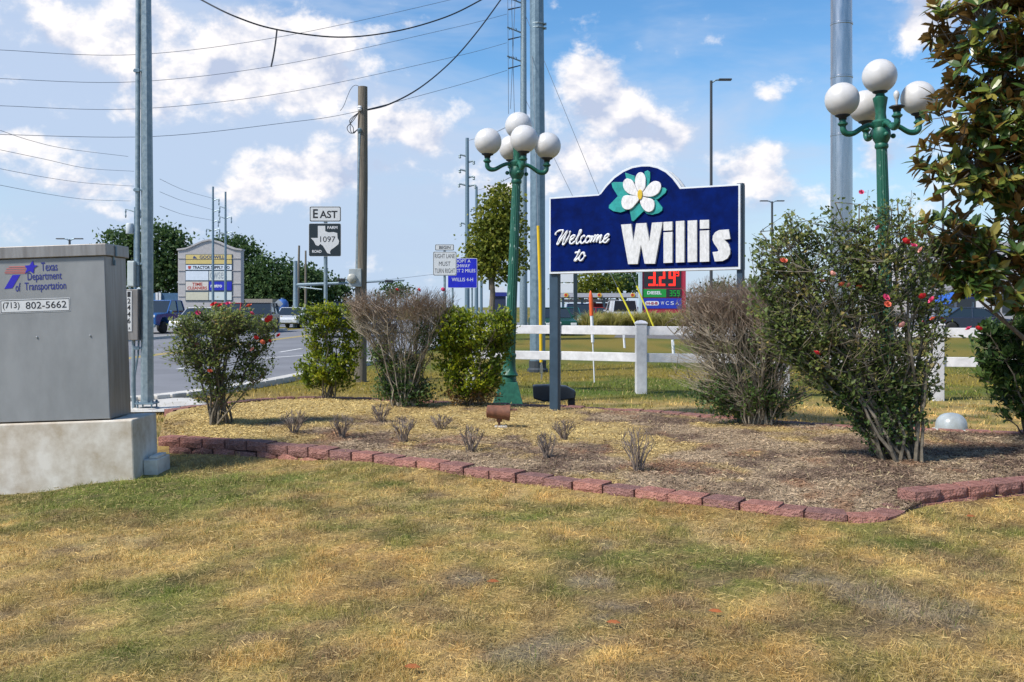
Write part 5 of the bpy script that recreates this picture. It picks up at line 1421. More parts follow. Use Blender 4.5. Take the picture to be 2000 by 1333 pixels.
def car(name, label, px, D, heading, paint, kind='sedan', cat='car', gy=0.004):
    t = thing(name, label, cat, ((px - 1000) / F * D, D, gy), (0, 0, math.radians(heading)))
    pm = mat('car_paint', paint, .25, .2, spec=.7, var=.03)
    if kind == 'sedan':
        prof = [(-2.3, .38), (-2.32, .62), (-2.2, .78), (-1.1, .92), (1.35, .96), (2.1, .92), (2.28, .8), (2.3, .4), (1.85, .3), (1.78, .5), (1.62, .66), (1.4, .70), (1.18, .66), (1.02, .5), (.95, .28), (-.98, .28), (-1.05, .5), (-1.2, .66), (-1.42, .70), (-1.64, .66), (-1.8, .5), (-1.87, .3)]
        cabp = [(-1.15, .93), (-.45, 1.40), (.95, 1.44), (1.75, .96)]; w, roofz, xs_ = .88, (-.42, .92, 1.43), (-1.42, 1.4)
    elif kind == 'suv':
        prof = [(-2.35, .42), (-2.36, .80), (-2.22, .98), (-1.15, 1.08), (2.1, 1.10), (2.33, 1.0), (2.35, .46), (1.95, .36), (1.86, .6), (1.7, .78), (1.45, .83), (1.2, .78), (1.04, .6), (.95, .34), (-.98, .34), (-1.06, .6), (-1.2, .78), (-1.45, .83), (-1.7, .78), (-1.85, .6), (-1.94, .36)]
        cabp = [(-1.15, 1.08), (-.6, 1.68), (1.75, 1.72), (2.2, 1.10)]; w, roofz, xs_ = .94, (-.55, 1.72, 1.71), (-1.45, 1.45)
    elif kind == 'van':
        prof = [(-2.6, .42), (-2.62, .85), (-2.45, 1.05), (-1.9, 1.15), (2.6, 1.15), (2.62, .46), (2.2, .36), (2.1, .6), (1.9, .76), (1.7, .8), (1.5, .76), (1.3, .6), (1.2, .36), (-1.3, .36), (-1.4, .6), (-1.6, .76), (-1.8, .8), (-2.0, .76), (-2.2, .6), (-2.3, .38)]
        cabp = [(-1.95, 1.14), (-1.2, 1.92), (2.5, 1.98), (2.6, 1.14)]; w, roofz, xs_ = .98, (-1.15, 2.45, 1.96), (-1.8, 1.7)
    else:                                                # pickup
        prof = [(-2.8, .5), (-2.82, 1.0), (-2.65, 1.12), (-1.35, 1.18), (2.78, 1.16), (2.8, .55), (2.3, .46), (2.2, .7), (2.0, .88), (1.75, .92), (1.5, .88), (1.3, .7), (1.2, .44), (-1.2, .44), (-1.3, .7), (-1.5, .88), (-1.75, .92), (-2.0, .88), (-2.2, .7), (-2.3, .46)]
        cabp = [(-1.35, 1.17), (-.65, 1.84), (.75, 1.86), (1.0, 1.17)]; w, roofz, xs_ = .99, (-.6, .72, 1.85), (-1.75, 1.75)
    mb = MB(); mb.prism(prof, -w, w); body = mb.build('body', pm, t, bevel=.05)
    mb = MB(); z0 = cabp[0][1]
    ins = lambda p: w - .04 - .16 * (p[1] - z0) / .5 * .5
    n = len(cabp)
    mb.add([(p[0], -ins(p), p[1]) for p in cabp] + [(p[0], ins(p), p[1]) for p in cabp], [(0, 1, 2, 3)[::-1], (4, 5, 6, 7), (0, 1, 5, 4), (1, 2, 6, 5), (2, 3, 7, 6)])
    mb.build('window', M['glass'], t)
    zr = roofz[2]; wr = w - .04 - .16 * (zr - z0) / .5 * .5 + .012
    mb = MB(); mb.box(((roofz[0] + roofz[1]) / 2, 0, zr + .012), (roofz[1] - roofz[0], 2 * wr, .06)); roof = mb.build('roof', pm, t, bevel=.025)
    mb = MB()
    for xa, za, xb, zb in ((cabp[0][0], z0, cabp[1][0], cabp[1][1]), (cabp[3][0], z0, cabp[2][0], cabp[2][1]), ((cabp[1][0] + cabp[2][0]) / 2, z0, (cabp[1][0] + cabp[2][0]) / 2, zr)):
        for s in (-1, 1):
            mp_ = MB(); mp_.tube([(xa, s * (w - .03), za - .02), (xb, s * wr, zb)], .04, 5); mp_.build('pillar', pm, t)
    if kind == 'van':
        for s in (-1, 1):
            mb = MB(); mb.add([(-.1, s * (w - .03), 1.15), (2.5, s * (w - .03), 1.15), (2.45, s * (wr + .01), 1.95), (-.1, s * (wr + .01), 1.95)], [(0, 1, 2, 3)]); mb.build('side_panel', pm, t)
    wheel_set(t, xs_, w)
    x0 = prof[0][0]; x1 = max(p[0] for p in prof); zl = prof[1][1]
    for s in (-1, 1):
        mb = MB(); mb.box((x0 + .03, s * (w - .22), zl - .02), (.10, .32, .14)); mb.build('headlight', M['headlight'], t, bevel=.02)
        mb = MB(); mb.box((x1 - .02, s * (w - .16), zl + .02), (.08, .22, .22)); mb.build('tail_light', M['taillight'], t, bevel=.02)
        mb = MB(); mb.box((cabp[0][0] + .25, s * (w + .08), z0 + .06), (.12, .18, .12)); mb.build('mirror', pm, t, bevel=.02)
    mb = MB(); mb.box((x0 + .01, 0, zl - .18), (.08, 2 * w - .75, .18)); mb.build('grille', M['black'], t, bevel=.02)
    mb = MB(); mb.box((x0 + .02, 0, .45), (.12, 2 * w - .1, .16)); mb.build('bumper', M['galv_dark'] if kind == 'pickup' else pm, t, bevel=.03)
    mb = MB(); mb.box((x1 - .02, 0, .48), (.12, 2 * w - .1, .16)); mb.build('bumper', M['galv_dark'] if kind == 'pickup' else pm, t, bevel=.03)
    return t


car('pickup_truck', 'blue pickup truck waiting beside the service pole', 316, 58, 84, (.02, .10, .30), 'pickup', 'truck')
car('parked_car', 'silver car behind the left rose bush', 398, 56, 80, (.38, .40, .42), 'sedan')
car('parked_car', 'red car behind the left rose bush', 452, 60, 85, (.32, .02, .02), 'suv')
car('parked_car', 'dark grey four-wheel drive near the diamond sign', 505, 60, 95, (.05, .05, .055), 'suv')
car('parked_car', 'white car facing this way beside the signal mast', 573, 72, 88, (.55, .57, .58), 'sedan')
car('parked_car', 'black four-wheel drive seen through the left green shrub', 667, 50, 100, (.02, .022, .035), 'suv')
car('parked_car', 'dark car seen through the bare left shrub', 742, 58, 100, (.03, .035, .06), 'sedan')
car('parked_van', 'white van on the filling station forecourt', 1212, 80, -88, (.62, .63, .66), 'van', 'van')
car('parked_car', 'teal saloon behind the fence left of the orange marker', 1108, 73, 92, (.02, .14, .14), 'sedan')
car('parked_car', 'dark blue car behind the blank panel sign post', 1130, 76, 88, (.02, .03, .10), 'suv')
car('parked_car', 'dark green car low behind the left sign post', 1078, 54, 100, (.01, .06, .035), 'sedan')
car('parked_car', 'red car under the filling station canopy', 1170, 84, 175, (.35, .02, .02), 'sedan')
car('parked_car', 'dark saloon glimpsed between rose bush and magnolia', 1895, 55, 180, (.03, .04, .07), 'sedan')


# ------------------------------------------------------------------ plants
def leaf_quads(pos, dirs, size, width, fold=.25, up=None):
    """pointed leaves: 4 corner vertices folded along the midrib, two triangles each"""
    n = len(pos)
    d = dirs / np.maximum(np.linalg.norm(dirs, axis=1), 1e-6)[:, None]
    r = rng.normal(size=(n, 3)) if up is None else up + rng.normal(size=(n, 3)) * .35
    s = np.cross(d, r); s /= np.maximum(np.linalg.norm(s, axis=1), 1e-6)[:, None]
    nn = np.cross(s, d)
    L = size[:, None]; w = (size * width)[:, None]
    mid = pos + d * L * .45
    V = np.stack([pos, mid - s * w + nn * w * fold, pos + d * L - nn * L * .08, mid + s * w + nn * w * fold], 1).reshape(-1, 3)
    b = np.arange(n)[:, None] * 4
    f = np.concatenate([b + np.array([[0, 2, 1]]), b + np.array([[0, 3, 2]])], 0)
    return V, f


def pick_in(lobes, n, shell=.0):
    """random points inside a set of ellipsoids (centre, radii)"""
    vol = np.array([l[1][0] * l[1][1] * l[1][2] for l in lobes]); pr = vol / vol.sum()
    idx = rng.choice(len(lobes), n, p=pr)
    u = rng.normal(size=(n, 3)); u /= np.linalg.norm(u, axis=1)[:, None]
    r = (shell + (1 - shell) * rng.random(n)) ** (1 / 2.4)
    c = np.array([l[0] for l in lobes])[idx]; rad = np.array([l[1] for l in lobes])[idx]
    return c + u * r[:, None] * rad


class Shrub:
    def __init__(s, base):
        s.base = Vector(base); s.nodes = []; s.twigs = []

    def path(s, a, b, n, bow, jit):
        a, b = Vector(a), Vector(b)
        L = (b - a).length
        c = (a + b) / 2 + bow * L + Vector((random.gauss(0, jit), random.gauss(0, jit), random.gauss(0, jit))) * L
        return [a * (1 - t) ** 2 + c * 2 * t * (1 - t) + b * t * t + Vector((random.gauss(0, 1), random.gauss(0, 1), random.gauss(0, .5))) * (.012 * L if 0 < t < 1 else 0) for t in [k / (n - 1) for k in range(n)]]

    def stems(s, mb, ends, r0, r1, spread, n=8, bow=None):
        for e in ends:
            a = s.base + Vector((random.uniform(-spread, spread), random.uniform(-spread, spread), -.03))
            d = Vector(e) - a
            p = s.path(a, e, n, bow or Vector((-.10 * d.x / d.length, -.10 * d.y / d.length, .06)), .03)
            mb.tube(p, [r0 + (r1 - r0) * k / (n - 1) for k in range(n)], 5, False)
            s.nodes += p[2:]

    def twig(s, mb, ends, r0, r1, n=4, sides=3, below=.02, up=.05, keep=True):
        for e in ends:
            e = Vector(e)
            if len(s.nodes) > 60: cand = random.sample(s.nodes, 60)
            else: cand = s.nodes
            best = min(cand, key=lambda q: (q - e).length + (2.0 if q.z > e.z - below else 0) * (.2 + q.z - e.z + below))
            p = s.path(best, e, n, Vector((0, 0, -up)), .04)
            mb.tube(p, [r0 + (r1 - r0) * k / (n - 1) for k in range(n)], sides, False)
            if keep: s.twigs.append(p)


def scatter_leaves(name, twigs, per, size, width, m_, parent, jitter=.03, outward=None, upw=.3, droop=0.0, start=.3, stops=None):
    pos, dr = [], []
    for p in twigs:
        n = len(p)
        for j in range(per):
            t = random.uniform(start, 1) * (n - 1); i = min(int(t), n - 2); f = t - i
            q = p[i] * (1 - f) + p[i + 1] * f
            d = (p[i + 1] - p[i]).normalized() * .5
            pos.append(q); dr.append(d)
    pos = np.array([tuple(q) for q in pos]); dr = np.array([tuple(q) for q in dr])
    n = len(pos)
    dr = dr + rng.normal(size=(n, 3)) * .6 + np.array([0, 0, upw])
    pos = pos + rng.normal(size=(n, 3)) * jitter
    sz = rng.uniform(size[0], size[1], n)
    upv = np.tile(np.array([[SUN_DIR.x * .5, SUN_DIR.y * .5, 1.0]]), (n, 1))
    V, f = leaf_quads(pos, dr, sz, width, .3, upv)
    inv = np.array(parent.matrix_basis.inverted()); V = V @ inv[:3, :3].T + inv[:3, 3]
    rv = np.clip(.5 + .42 * (fbm(pos[:, 0] * 3 + pos[:, 2], pos[:, 1] * 3 - pos[:, 2] * 2, 1.6, 2) - .5) * 2 + rng.normal(0, .2, n), 0, 1)
    me = np_mesh(name, V, f, 3, m_, attr=np.repeat(rv, 4))
    o = bpy.data.objects.new(name, me); C.objects.link(o); o.parent = parent
    o['kind'] = 'stuff'
    return o


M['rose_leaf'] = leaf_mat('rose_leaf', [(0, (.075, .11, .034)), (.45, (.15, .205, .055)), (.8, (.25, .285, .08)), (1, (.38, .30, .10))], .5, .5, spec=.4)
M['yellow_leaf'] = leaf_mat('yellow_green_leaf', [(0, (.06, .11, .010)), (.4, (.16, .22, .014)), (.8, (.32, .36, .02)), (1, (.44, .42, .03))], .42, .45, spec=.45)
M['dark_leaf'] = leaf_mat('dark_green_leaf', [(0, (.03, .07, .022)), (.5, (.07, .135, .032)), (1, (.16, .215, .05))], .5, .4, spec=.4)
M['brown_leaf'] = leaf_mat('dead_brown_leaf', [(0, (.14, .075, .025)), (1, (.30, .19, .07))], .8, .2, spec=.2)
M['magnolia_leaf'] = leaf_mat('magnolia_leaf', [(0, (.03, .07, .018)), (.4, (.075, .14, .028)), (.75, (.18, .225, .04)), (1, (.34, .27, .055))], .32, .34, under=(.20, .115, .035), spec=.55)
M['tree_leaf'] = leaf_mat('tree_leaf', [(0, (.03, .065, .022)), (.5, (.06, .115, .036)), (1, (.12, .18, .055))], .6, .4, spec=.3)
M['tree_leaf_y'] = leaf_mat('yellowish_tree_leaf', [(0, (.07, .095, .012)), (.5, (.16, .19, .02)), (1, (.30, .28, .04))], .6, .35, spec=.3)

# rose blooms: cupped petals in whorls
bloom = {}
for nm, c in (('red', (.55, .012, .02)), ('pink', (.62, .06, .16)), ('coral', (.60, .12, .06)), ('pale', (.66, .30, .25))):
    mb = MB()
    for ring, (nP, R, tilt, zb) in enumerate(((6, 1.0, .45, 0), (5, .75, .95, .1), (3, .45, 1.3, .2))):
        for k in range(nP):
            a = 2 * math.pi * (k + .4 * ring) / nP
            d = Vector((math.cos(a), math.sin(a), 0)); s = Vector((-math.sin(a), math.cos(a), 0)); up = Vector((0, 0, 1))
            p1 = d * math.cos(tilt) * R * .6 + up * (zb + math.sin(tilt) * R * .6); p2 = d * math.cos(tilt * 1.25) * R + up * (zb + math.sin(tilt * 1.2) * R)
            b0 = up * zb
            mb.add([b0, p1 - s * .45 * R, p2 - s * .25 * R, p2 + s * .25 * R, p1 + s * .45 * R], [(0, 1, 4), (1, 2, 3, 4)])
    bloom[nm] = mb.mesh('rose_bloom', mat('rose_petal', c, .6, var=.2, scale=2))


def add_blooms(parent, spots, D, spread=.25, r=.038):
    for px, py, nm, *sz in spots:
        q = parent.matrix_basis.inverted() @ P(px, py, D + random.uniform(-spread, -.02))
        rr = r * (sz[0] if sz else 1)
        place('rose_bloom', bloom[nm], parent, q, (random.uniform(.2, 1.0), random.uniform(-.7, .7), random.uniform(0, 6)), (rr, rr, rr))


def px_lobes(lst, D, depth=.9):
    """ellipsoids from photo pixels (x, y, half width, half height[, depth offset])"""
    k = F / D; out = []
    for l in lst:
        x, y, rx, rz = l[:4]; o = l[4] if len(l) > 4 else 0
        c = P(x, y, D + o); out.append((tuple(c), (1.15 * rx / k, depth * max(rx, 40) / k, 1.1 * rz / k)))
    return out


# left rose bush
q = G(430, 834, .08)
b1 = thing('rose_bush', 'left rose bush with red blooms beside the signal cabinet', 'shrub', q)
lob = px_lobes([(400, 650, 70, 42), (480, 650, 62, 45), (440, 625, 90, 30), (360, 690, 50, 32), (505, 705, 36, 32), (430, 710, 70, 45), (395, 760, 36, 26), (470, 760, 34, 28)], q.y)
sh = Shrub(q); mb = MB()
sh.stems(mb, pick_in(lob[:5], 20), .016, .005, .13)
sh.twig(mb, pick_in(lob, 850, .2), .0045, .0018)
mb.build('stems', M['stem'], b1, world=True)
scatter_leaves('foliage', sh.twigs, 9, (.028, .052), .36, M['rose_leaf'], b1, .03)
add_blooms(b1, [(418, 597, 'red', 1.3), (430, 599, 'red'), (445, 595, 'pink'), (438, 616, 'pink', 1.2), (386, 613, 'pink'), (487, 600, 'coral', 1.3), (527, 626, 'red', 1.7), (491, 614, 'pink'), (525, 668, 'red', 1.1), (512, 670, 'coral'), (409, 727, 'coral'), (370, 656, 'pale'), (545, 657, 'red'), (494, 684, 'pale'), (384, 676, 'coral'), (500, 662, 'red')], q.y, .35)

# yellow-green shrubs
def green_shrub(label, px, py, lst, nst, ntw, per, brown=None):
    q = G(px, py, .08)
    t = thing('green_shrub', label, 'shrub', q)
    lob = px_lobes(lst, q.y)
    sh = Shrub(q); mb = MB()
    sh.stems(mb, pick_in(lob, nst), .013, .005, .12)
    sh.twig(mb, pick_in(lob, ntw, .25), .004, .0016, up=.02)
    mb.build('stems', M['stem'], t, world=True)
    scatter_leaves('foliage', sh.twigs, per, (.035, .065), .34, M['yellow_leaf'], t, .028, upw=.65)
    if brown:
        sb = Shrub(q); sb.nodes = [n for n in sh.nodes if n.z < .6]; mb2 = MB()
        sb.twig(mb2, pick_in(px_lobes(brown, q.y), 70), .004, .0016)
        mb2.build('twigs', M['stem'], t, world=True)
        scatter_leaves('dead_foliage', sb.twigs, 10, (.03, .06), .34, M['brown_leaf'], t, .03)
    return t


green_shrub('yellow-green shrub with gappy middle in front of the route sign', 642, 783, [(640, 622, 58, 26), (600, 612, 26, 18), (675, 625, 32, 28), (612, 664, 26, 22), (690, 675, 24, 30), (640, 716, 62, 28), (615, 740, 30, 18), (668, 735, 34, 24), (655, 690, 30, 20), (648, 600, 18, 12)], 14, 480, 16)
green_shrub('dense yellow-green shrub in front of the left lamp post', 925, 799, [(925, 640, 78, 34), (885, 625, 36, 24), (970, 628, 36, 26), (880, 690, 40, 38), (950, 690, 50, 36), (920, 740, 58, 34), (890, 660, 40, 30), (960, 738, 30, 26), (985, 660, 22, 30)], 16, 640, 17, [(885, 765, 26, 22), (955, 768, 30, 22), (905, 780, 20, 12)])


# bare-topped shrubs
def bare_shrub(label, px, py, top, low, nst, ntw, red, blooms=(), z=.08):
    q = G(px, py, z)
    t = thing('bare_shrub', label, 'shrub', q)
    lt, ll = px_lobes(top, q.y), px_lobes(low, q.y)
    sh = Shrub(q); mb = MB()
    sh.stems(mb, pick_in(lt, int(nst * 1.3), .3), .011, .004, .16, 9)
    sh.twig(mb, pick_in(lt, int(ntw * 1.4), .15), .0042, .0018, 4, 3, .10, .03)
    first = list(sh.twigs)
    for p in first: sh.nodes += [Vector(p[1]), Vector(p[2])]
    mb.build('stems', M['dead_twig'], t, world=True)
    mb = MB(); sh2 = Shrub(q); sh2.nodes = [n for n in sh.nodes]
    hi = np.array(pick_in(px_lobes(red, q.y), int(ntw * 1.7), .2))
    sh2.twig(mb, hi, .0030, .0015, 3, 3, .07, .02)
    mb.build('twigs', M['red_twig'], t, world=True)
    mb = MB(); sh3 = Shrub(q); sh3.nodes = [n for n in sh.nodes if n.z < .9]
    sh3.twig(mb, pick_in(ll, 420, .2), .003, .0014)
    mb.build('lower_twigs', M['stem'], t, world=True)
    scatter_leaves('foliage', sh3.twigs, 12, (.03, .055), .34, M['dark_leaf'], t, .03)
    sp = random.sample(first, min(60, len(first)))
    scatter_leaves('sparse_foliage', sp, 5, (.025, .045), .36, M['rose_leaf'], t, .025)
    return t, q


t3, q3 = bare_shrub('grey bare-topped shrub between the two yellow-green shrubs', 790, 799,
                    [(780, 620, 88, 42), (718, 605, 48, 36), (846, 612, 48, 36), (785, 680, 62, 44), (800, 740, 40, 30), (745, 670, 34, 30)],
                    [(780, 725, 44, 42), (810, 765, 52, 26), (765, 760, 40, 28), (740, 690, 24, 24), (835, 640, 24, 18)], 60, 900, [(780, 584, 98, 26), (714, 588, 46, 28), (846, 588, 50, 28)])
add_blooms(t3, [(775, 568, 'red'), (817, 568, 'red', 1.2), (865, 567, 'pink')], q3.y, .3)
t5, q5 = bare_shrub('large bare-topped shrub under the right end of the welcome sign', 1478, 833,
                    [(1440, 640, 104, 58), (1368, 630, 62, 54), (1510, 640, 76, 60), (1440, 720, 92, 52), (1350, 705, 50, 50), (1545, 740, 60, 50), (1450, 770, 66, 30)],
                    [(1440, 772, 84, 38), (1385, 765, 46, 38), (1510, 775, 66, 40), (1470, 715, 60, 40), (1420, 800, 56, 22), (1510, 640, 60, 64)], 80, 1300, [(1410, 575, 76, 38), (1480, 572, 70, 32), (1360, 605, 40, 40), (1450, 610, 70, 36)])

# right rose bush
q = G(1760, 905, .08)
b6 = thing('rose_bush', 'tall right rose bush with pink blooms in front of the magnolia', 'shrub', q)
lob = px_lobes([(1510, 490, 46, 40), (1490, 570, 50, 50), (1500, 640, 50, 50), (1555, 475, 54, 46), (1655, 450, 64, 50), (1735, 440, 40, 50), (1800, 480, 45, 45), (1525, 545, 58, 46), (1620, 545, 80, 60), (1740, 540, 80, 60), (1820, 590, 48, 50), (1590, 640, 80, 52), (1690, 650, 80, 60), (1800, 670, 58, 50), (1700, 740, 80, 46), (1620, 710, 56, 40), (1790, 740, 48, 40), (1750, 800, 56, 42), (1690, 800, 46, 34), (1745, 850, 50, 24), (1560, 660, 60, 52), (1590, 715, 56, 44), (1640, 760, 44, 36), (1688, 400, 14, 34), (1545, 430, 22, 28), (1778, 405, 14, 34), (1600, 425, 12, 26), (1640, 405, 10, 20), (1478, 480, 14, 30), (1740, 395, 10, 24)], q.y, .75)
sh = Shrub(q); mb = MB()
sh.stems(mb, pick_in(lob, 56, .2), .019, .005, .16, 9)
sh.twig(mb, pick_in(lob, 1800, .25), .0048, .0018)
mb.build('stems', M['stem'], b6, world=True)
mb = MB()
sh7 = Shrub(q); sh7.nodes = list(sh.nodes)
sh7.twig(mb, pick_in(px_lobes([(1650, 640, 120, 90), (1740, 720, 90, 80), (1600, 600, 90, 70), (1700, 800, 60, 50)], q.y), 700), .0036, .0015)
mb.build('bare_twigs', M['dead_twig'], b6, world=True)
scatter_leaves('foliage', sh.twigs, 9, (.024, .058), .38, M['rose_leaf'], b6, .03)
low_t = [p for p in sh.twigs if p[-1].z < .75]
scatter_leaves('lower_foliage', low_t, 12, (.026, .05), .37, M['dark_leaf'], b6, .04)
add_blooms(b6, [(1682, 377, 'pink', .8), (1716, 447, 'pink'), (1769, 474, 'red', 1.2), (1784, 482, 'pink'), (1800, 490, 'pale'), (1530, 512, 'coral', 1.1), (1625, 537, 'pale'), (1645, 558, 'coral'), (1660, 560, 'pale', 1.2), (1680, 562, 'coral'), (1729, 583, 'pink', 1.1), (1733, 596, 'coral'), (1803, 581, 'red', 1.1), (1822, 588, 'pink', 1.2), (1764, 637, 'pale', 1.1), (1823, 625, 'coral'), (1840, 627, 'red'), (1594, 692, 'red', 1.1), (1606, 551, 'pale'), (1893, 644, 'pink'), (1911, 644, 'red')], q.y, .5, .036)

# leafy shrub at the right edge
q = G(2010, 858, .08)
b7 = thing('leafy_shrub', 'broad-leaved green shrub at the right edge below the magnolia', 'shrub', q)
lob = px_lobes([(1945, 680, 52, 48), (2010, 670, 66, 56), (1930, 740, 32, 30), (2000, 750, 50, 46), (1975, 800, 34, 30), (2060, 720, 50, 60)], q.y)
sh = Shrub(q); mb = MB()
sh.stems(mb, pick_in(lob, 14), .013, .005, .12); sh.twig(mb, pick_in(lob, 420, .2), .005, .002)
mb.build('stems', M['stem'], b7, world=True)
scatter_leaves('foliage', sh.twigs, 8, (.06, .11), .28, M['dark_leaf'], b7, .02, upw=.5)

# small cut-back twig clumps
tw_lab = ['bare twig clump nearest the left rose bush', 'bare twig clump second from the left rose bush', 'bare twig clump just in front of the grey bare shrub', 'fullest bare twig clump left of the brown spotlight',
          'low spreading twig clump behind the fullest clump', 'bare twig clump just left of the brown spotlight stake', 'bare twig clump right of the spotlight near the front edging', 'small twig clump below the left sign post', 'tall thin twig clump alone in the dark mulch']
for (px, py, w_, h_), lab in zip(((574, 850, 30, 48), (667, 857, 26, 48), (745, 828, 26, 40), (787, 866, 34, 52), (860, 842, 28, 32), (920, 884, 30, 52), (1068, 898, 24, 54), (1102, 860, 28, 40), (1246, 926, 40, 92)), tw_lab):
    q = G(px, py, .075); k = F / q.y
    t = thing('twig_clump', lab, 'plant', q, group='cut-back twig clumps in the bed')
    sh = Shrub(q); mb = MB()
    lob = [((q.x, q.y, q.z + h_ / k * .75), (w_ / k, w_ / k, h_ / k * .32))]
    sh.stems(mb, pick_in(lob, 26, .3), .0062, .0026, .03, 6)
    sh.twig(mb, pick_in(lob, 110, .3), .0030, .0013, 3, 3, .03, .02)
    mb.build('twigs', M['clump_twig'], t, world=True)

# ------------------------------------------------------------------ magnolia tree
MD = 9.6; mk_ = F / MD
mg = thing('magnolia_tree', 'large magnolia tree with glossy leaves and bronze undersides at the right edge', 'tree', ((2190 - 1000) / mk_, MD + .4, 0))
mlob = px_lobes([(1925, 50, 100, 75), (1890, 130, 60, 50), (1985, 160, 90, 80), (1905, 220, 90, 60), (1870, 300, 80, 50), (1950, 320, 80, 60), (1868, 360, 78, 40), (1990, 360, 70, 50, .3), (1860, 455, 78, 48), (1930, 500, 80, 45), (1960, 560, 75, 46), (1905, 580, 52, 30), (1880, 520, 60, 40), (2010, 250, 100, 100), (2080, 120, 120, 120), (2090, 330, 130, 130), (2090, 490, 110, 90), (2210, 250, 160, 260), (2100, -120, 190, 150), (1985, -60, 110, 70)], MD, .8)
mb = MB()
tb = Vector(((2190 - 1000) / mk_, MD + .4, 0))
trunk = [tb + Vector((random.gauss(0, .03), random.gauss(0, .03), z)) for z in (-.1, .6, 1.4, 2.2, 3.0, 3.8, 4.6)]
mb.tube(trunk, [.15, .13, .115, .10, .085, .06, .03], 10)
mb.build('trunk', M['bark'], mg, smooth=True, world=True)
sh = Shrub(tb); mb = MB()
for (c, r_) in mlob:
    c = Vector(c); s = min(trunk[1:], key=lambda p: (p - c).length + (1.0 if p.z > c.z - .2 else 0))
    p = sh.path(s, c, 8, Vector((0, 0, .05)), .05)
    mb.tube(p, [.04 - .028 * k / 7 for k in range(8)], 6, False); sh.nodes += p[2:]
ends = pick_in(mlob, 1600, .35)
sh.twig(mb, ends, .009, .004, 4, 4, -.2, .02)
mb.build('branches', M['bark'], mg, world=True)


def magnolia_leaf(pos, d, up, L, w):
    s = d.cross(up).normalized(); n = s.cross(d)
    f = lambda t, u, h: pos + d * (t * L) + s * (u * w) + n * (h * L)
    return [f(0, 0, 0), f(.3, -.8, .03), f(.68, -.85, .0), f(1, 0, -.10), f(.68, .85, .0), f(.3, .8, .03), f(.35, 0, -.02), f(.7, 0, -.04)]


LF = [(0, 6, 1), (1, 6, 7, 2), (2, 7, 3), (3, 7, 4), (4, 7, 6, 5), (5, 6, 0)]
cand = []
for p in sh.twigs:
    e = p[-1]; ax = (p[-1] - p[-2]).normalized() * .8 + Vector((0, 0, .7)) + Vector((random.gauss(0, .25), random.gauss(0, .25), 0)); ax.normalize()
    u = ax.orthogonal().normalized(); v = ax.cross(u)
    for j in range(random.randint(7, 10)):
        a = j * 2.4 + random.uniform(-.3, .3); op = random.uniform(.55, 1.5)
        d = (ax * math.cos(op) + (u * math.cos(a) + v * math.sin(a)) * math.sin(op)).normalized()
        cand.append((e - ax * random.uniform(0, .07), d, ax, random.uniform(.12, .20), random.uniform(.030, .042), random.random()))


def vis_score(c):
    q = c[0]; px = 1000 + q.x / q.y * F; py = HY - (q.z - CZ) / q.y * F
    return q.y + (0 if (1790 < px < 2000 and 0 < py < 650) else 50)


cand.sort(key=vis_score)
lv = [magnolia_leaf(Vector((0, 0, 0)), Vector((1, 0, 0)), Vector((0, 0, 1)), 1.0, w) for w in (.20, .23, .26)]
lmesh = []
for k, vs in enumerate(lv):
    for rv in (.1, .3, .5, .75, .95):
        me = bpy.data.meshes.new('leaf'); me.from_pydata([tuple(q) for q in vs], [], LF); me.materials.append(M['magnolia_leaf'])
        a = me.attributes.new('rnd', 'FLOAT', 'POINT'); a.data.foreach_set('value', [rv] * len(vs)); me.update(); lmesh.append(me)
minv = mg.matrix_basis.inverted()
for (e, d, up, L, w, rv) in cand[:300]:
    s = d.cross(up).normalized(); n = s.cross(d)
    R3 = Matrix((d, -s, n)).transposed()
    o = bpy.data.objects.new('leaf', random.choice(lmesh)); C.objects.link(o); o.parent = mg
    o.matrix_basis = minv @ Matrix.Translation(e) @ R3.to_4x4() @ Matrix.Diagonal((L, L, L, 1))
V, fc, at = [], [], []
mb = MB()
for (e, d, up, L, w, rv) in cand[300:]:
    vs = magnolia_leaf(e, d, up, L, w)
    b_ = len(mb.v); mb.add(vs, LF); at += [min(1, max(0, rv))] * 8
fo = mb.build('foliage', M['magnolia_leaf'], mg, world=True)
a = fo.data.attributes.new('rnd', 'FLOAT', 'POINT'); a.data.foreach_set('value', at)
fo['kind'] = 'stuff'


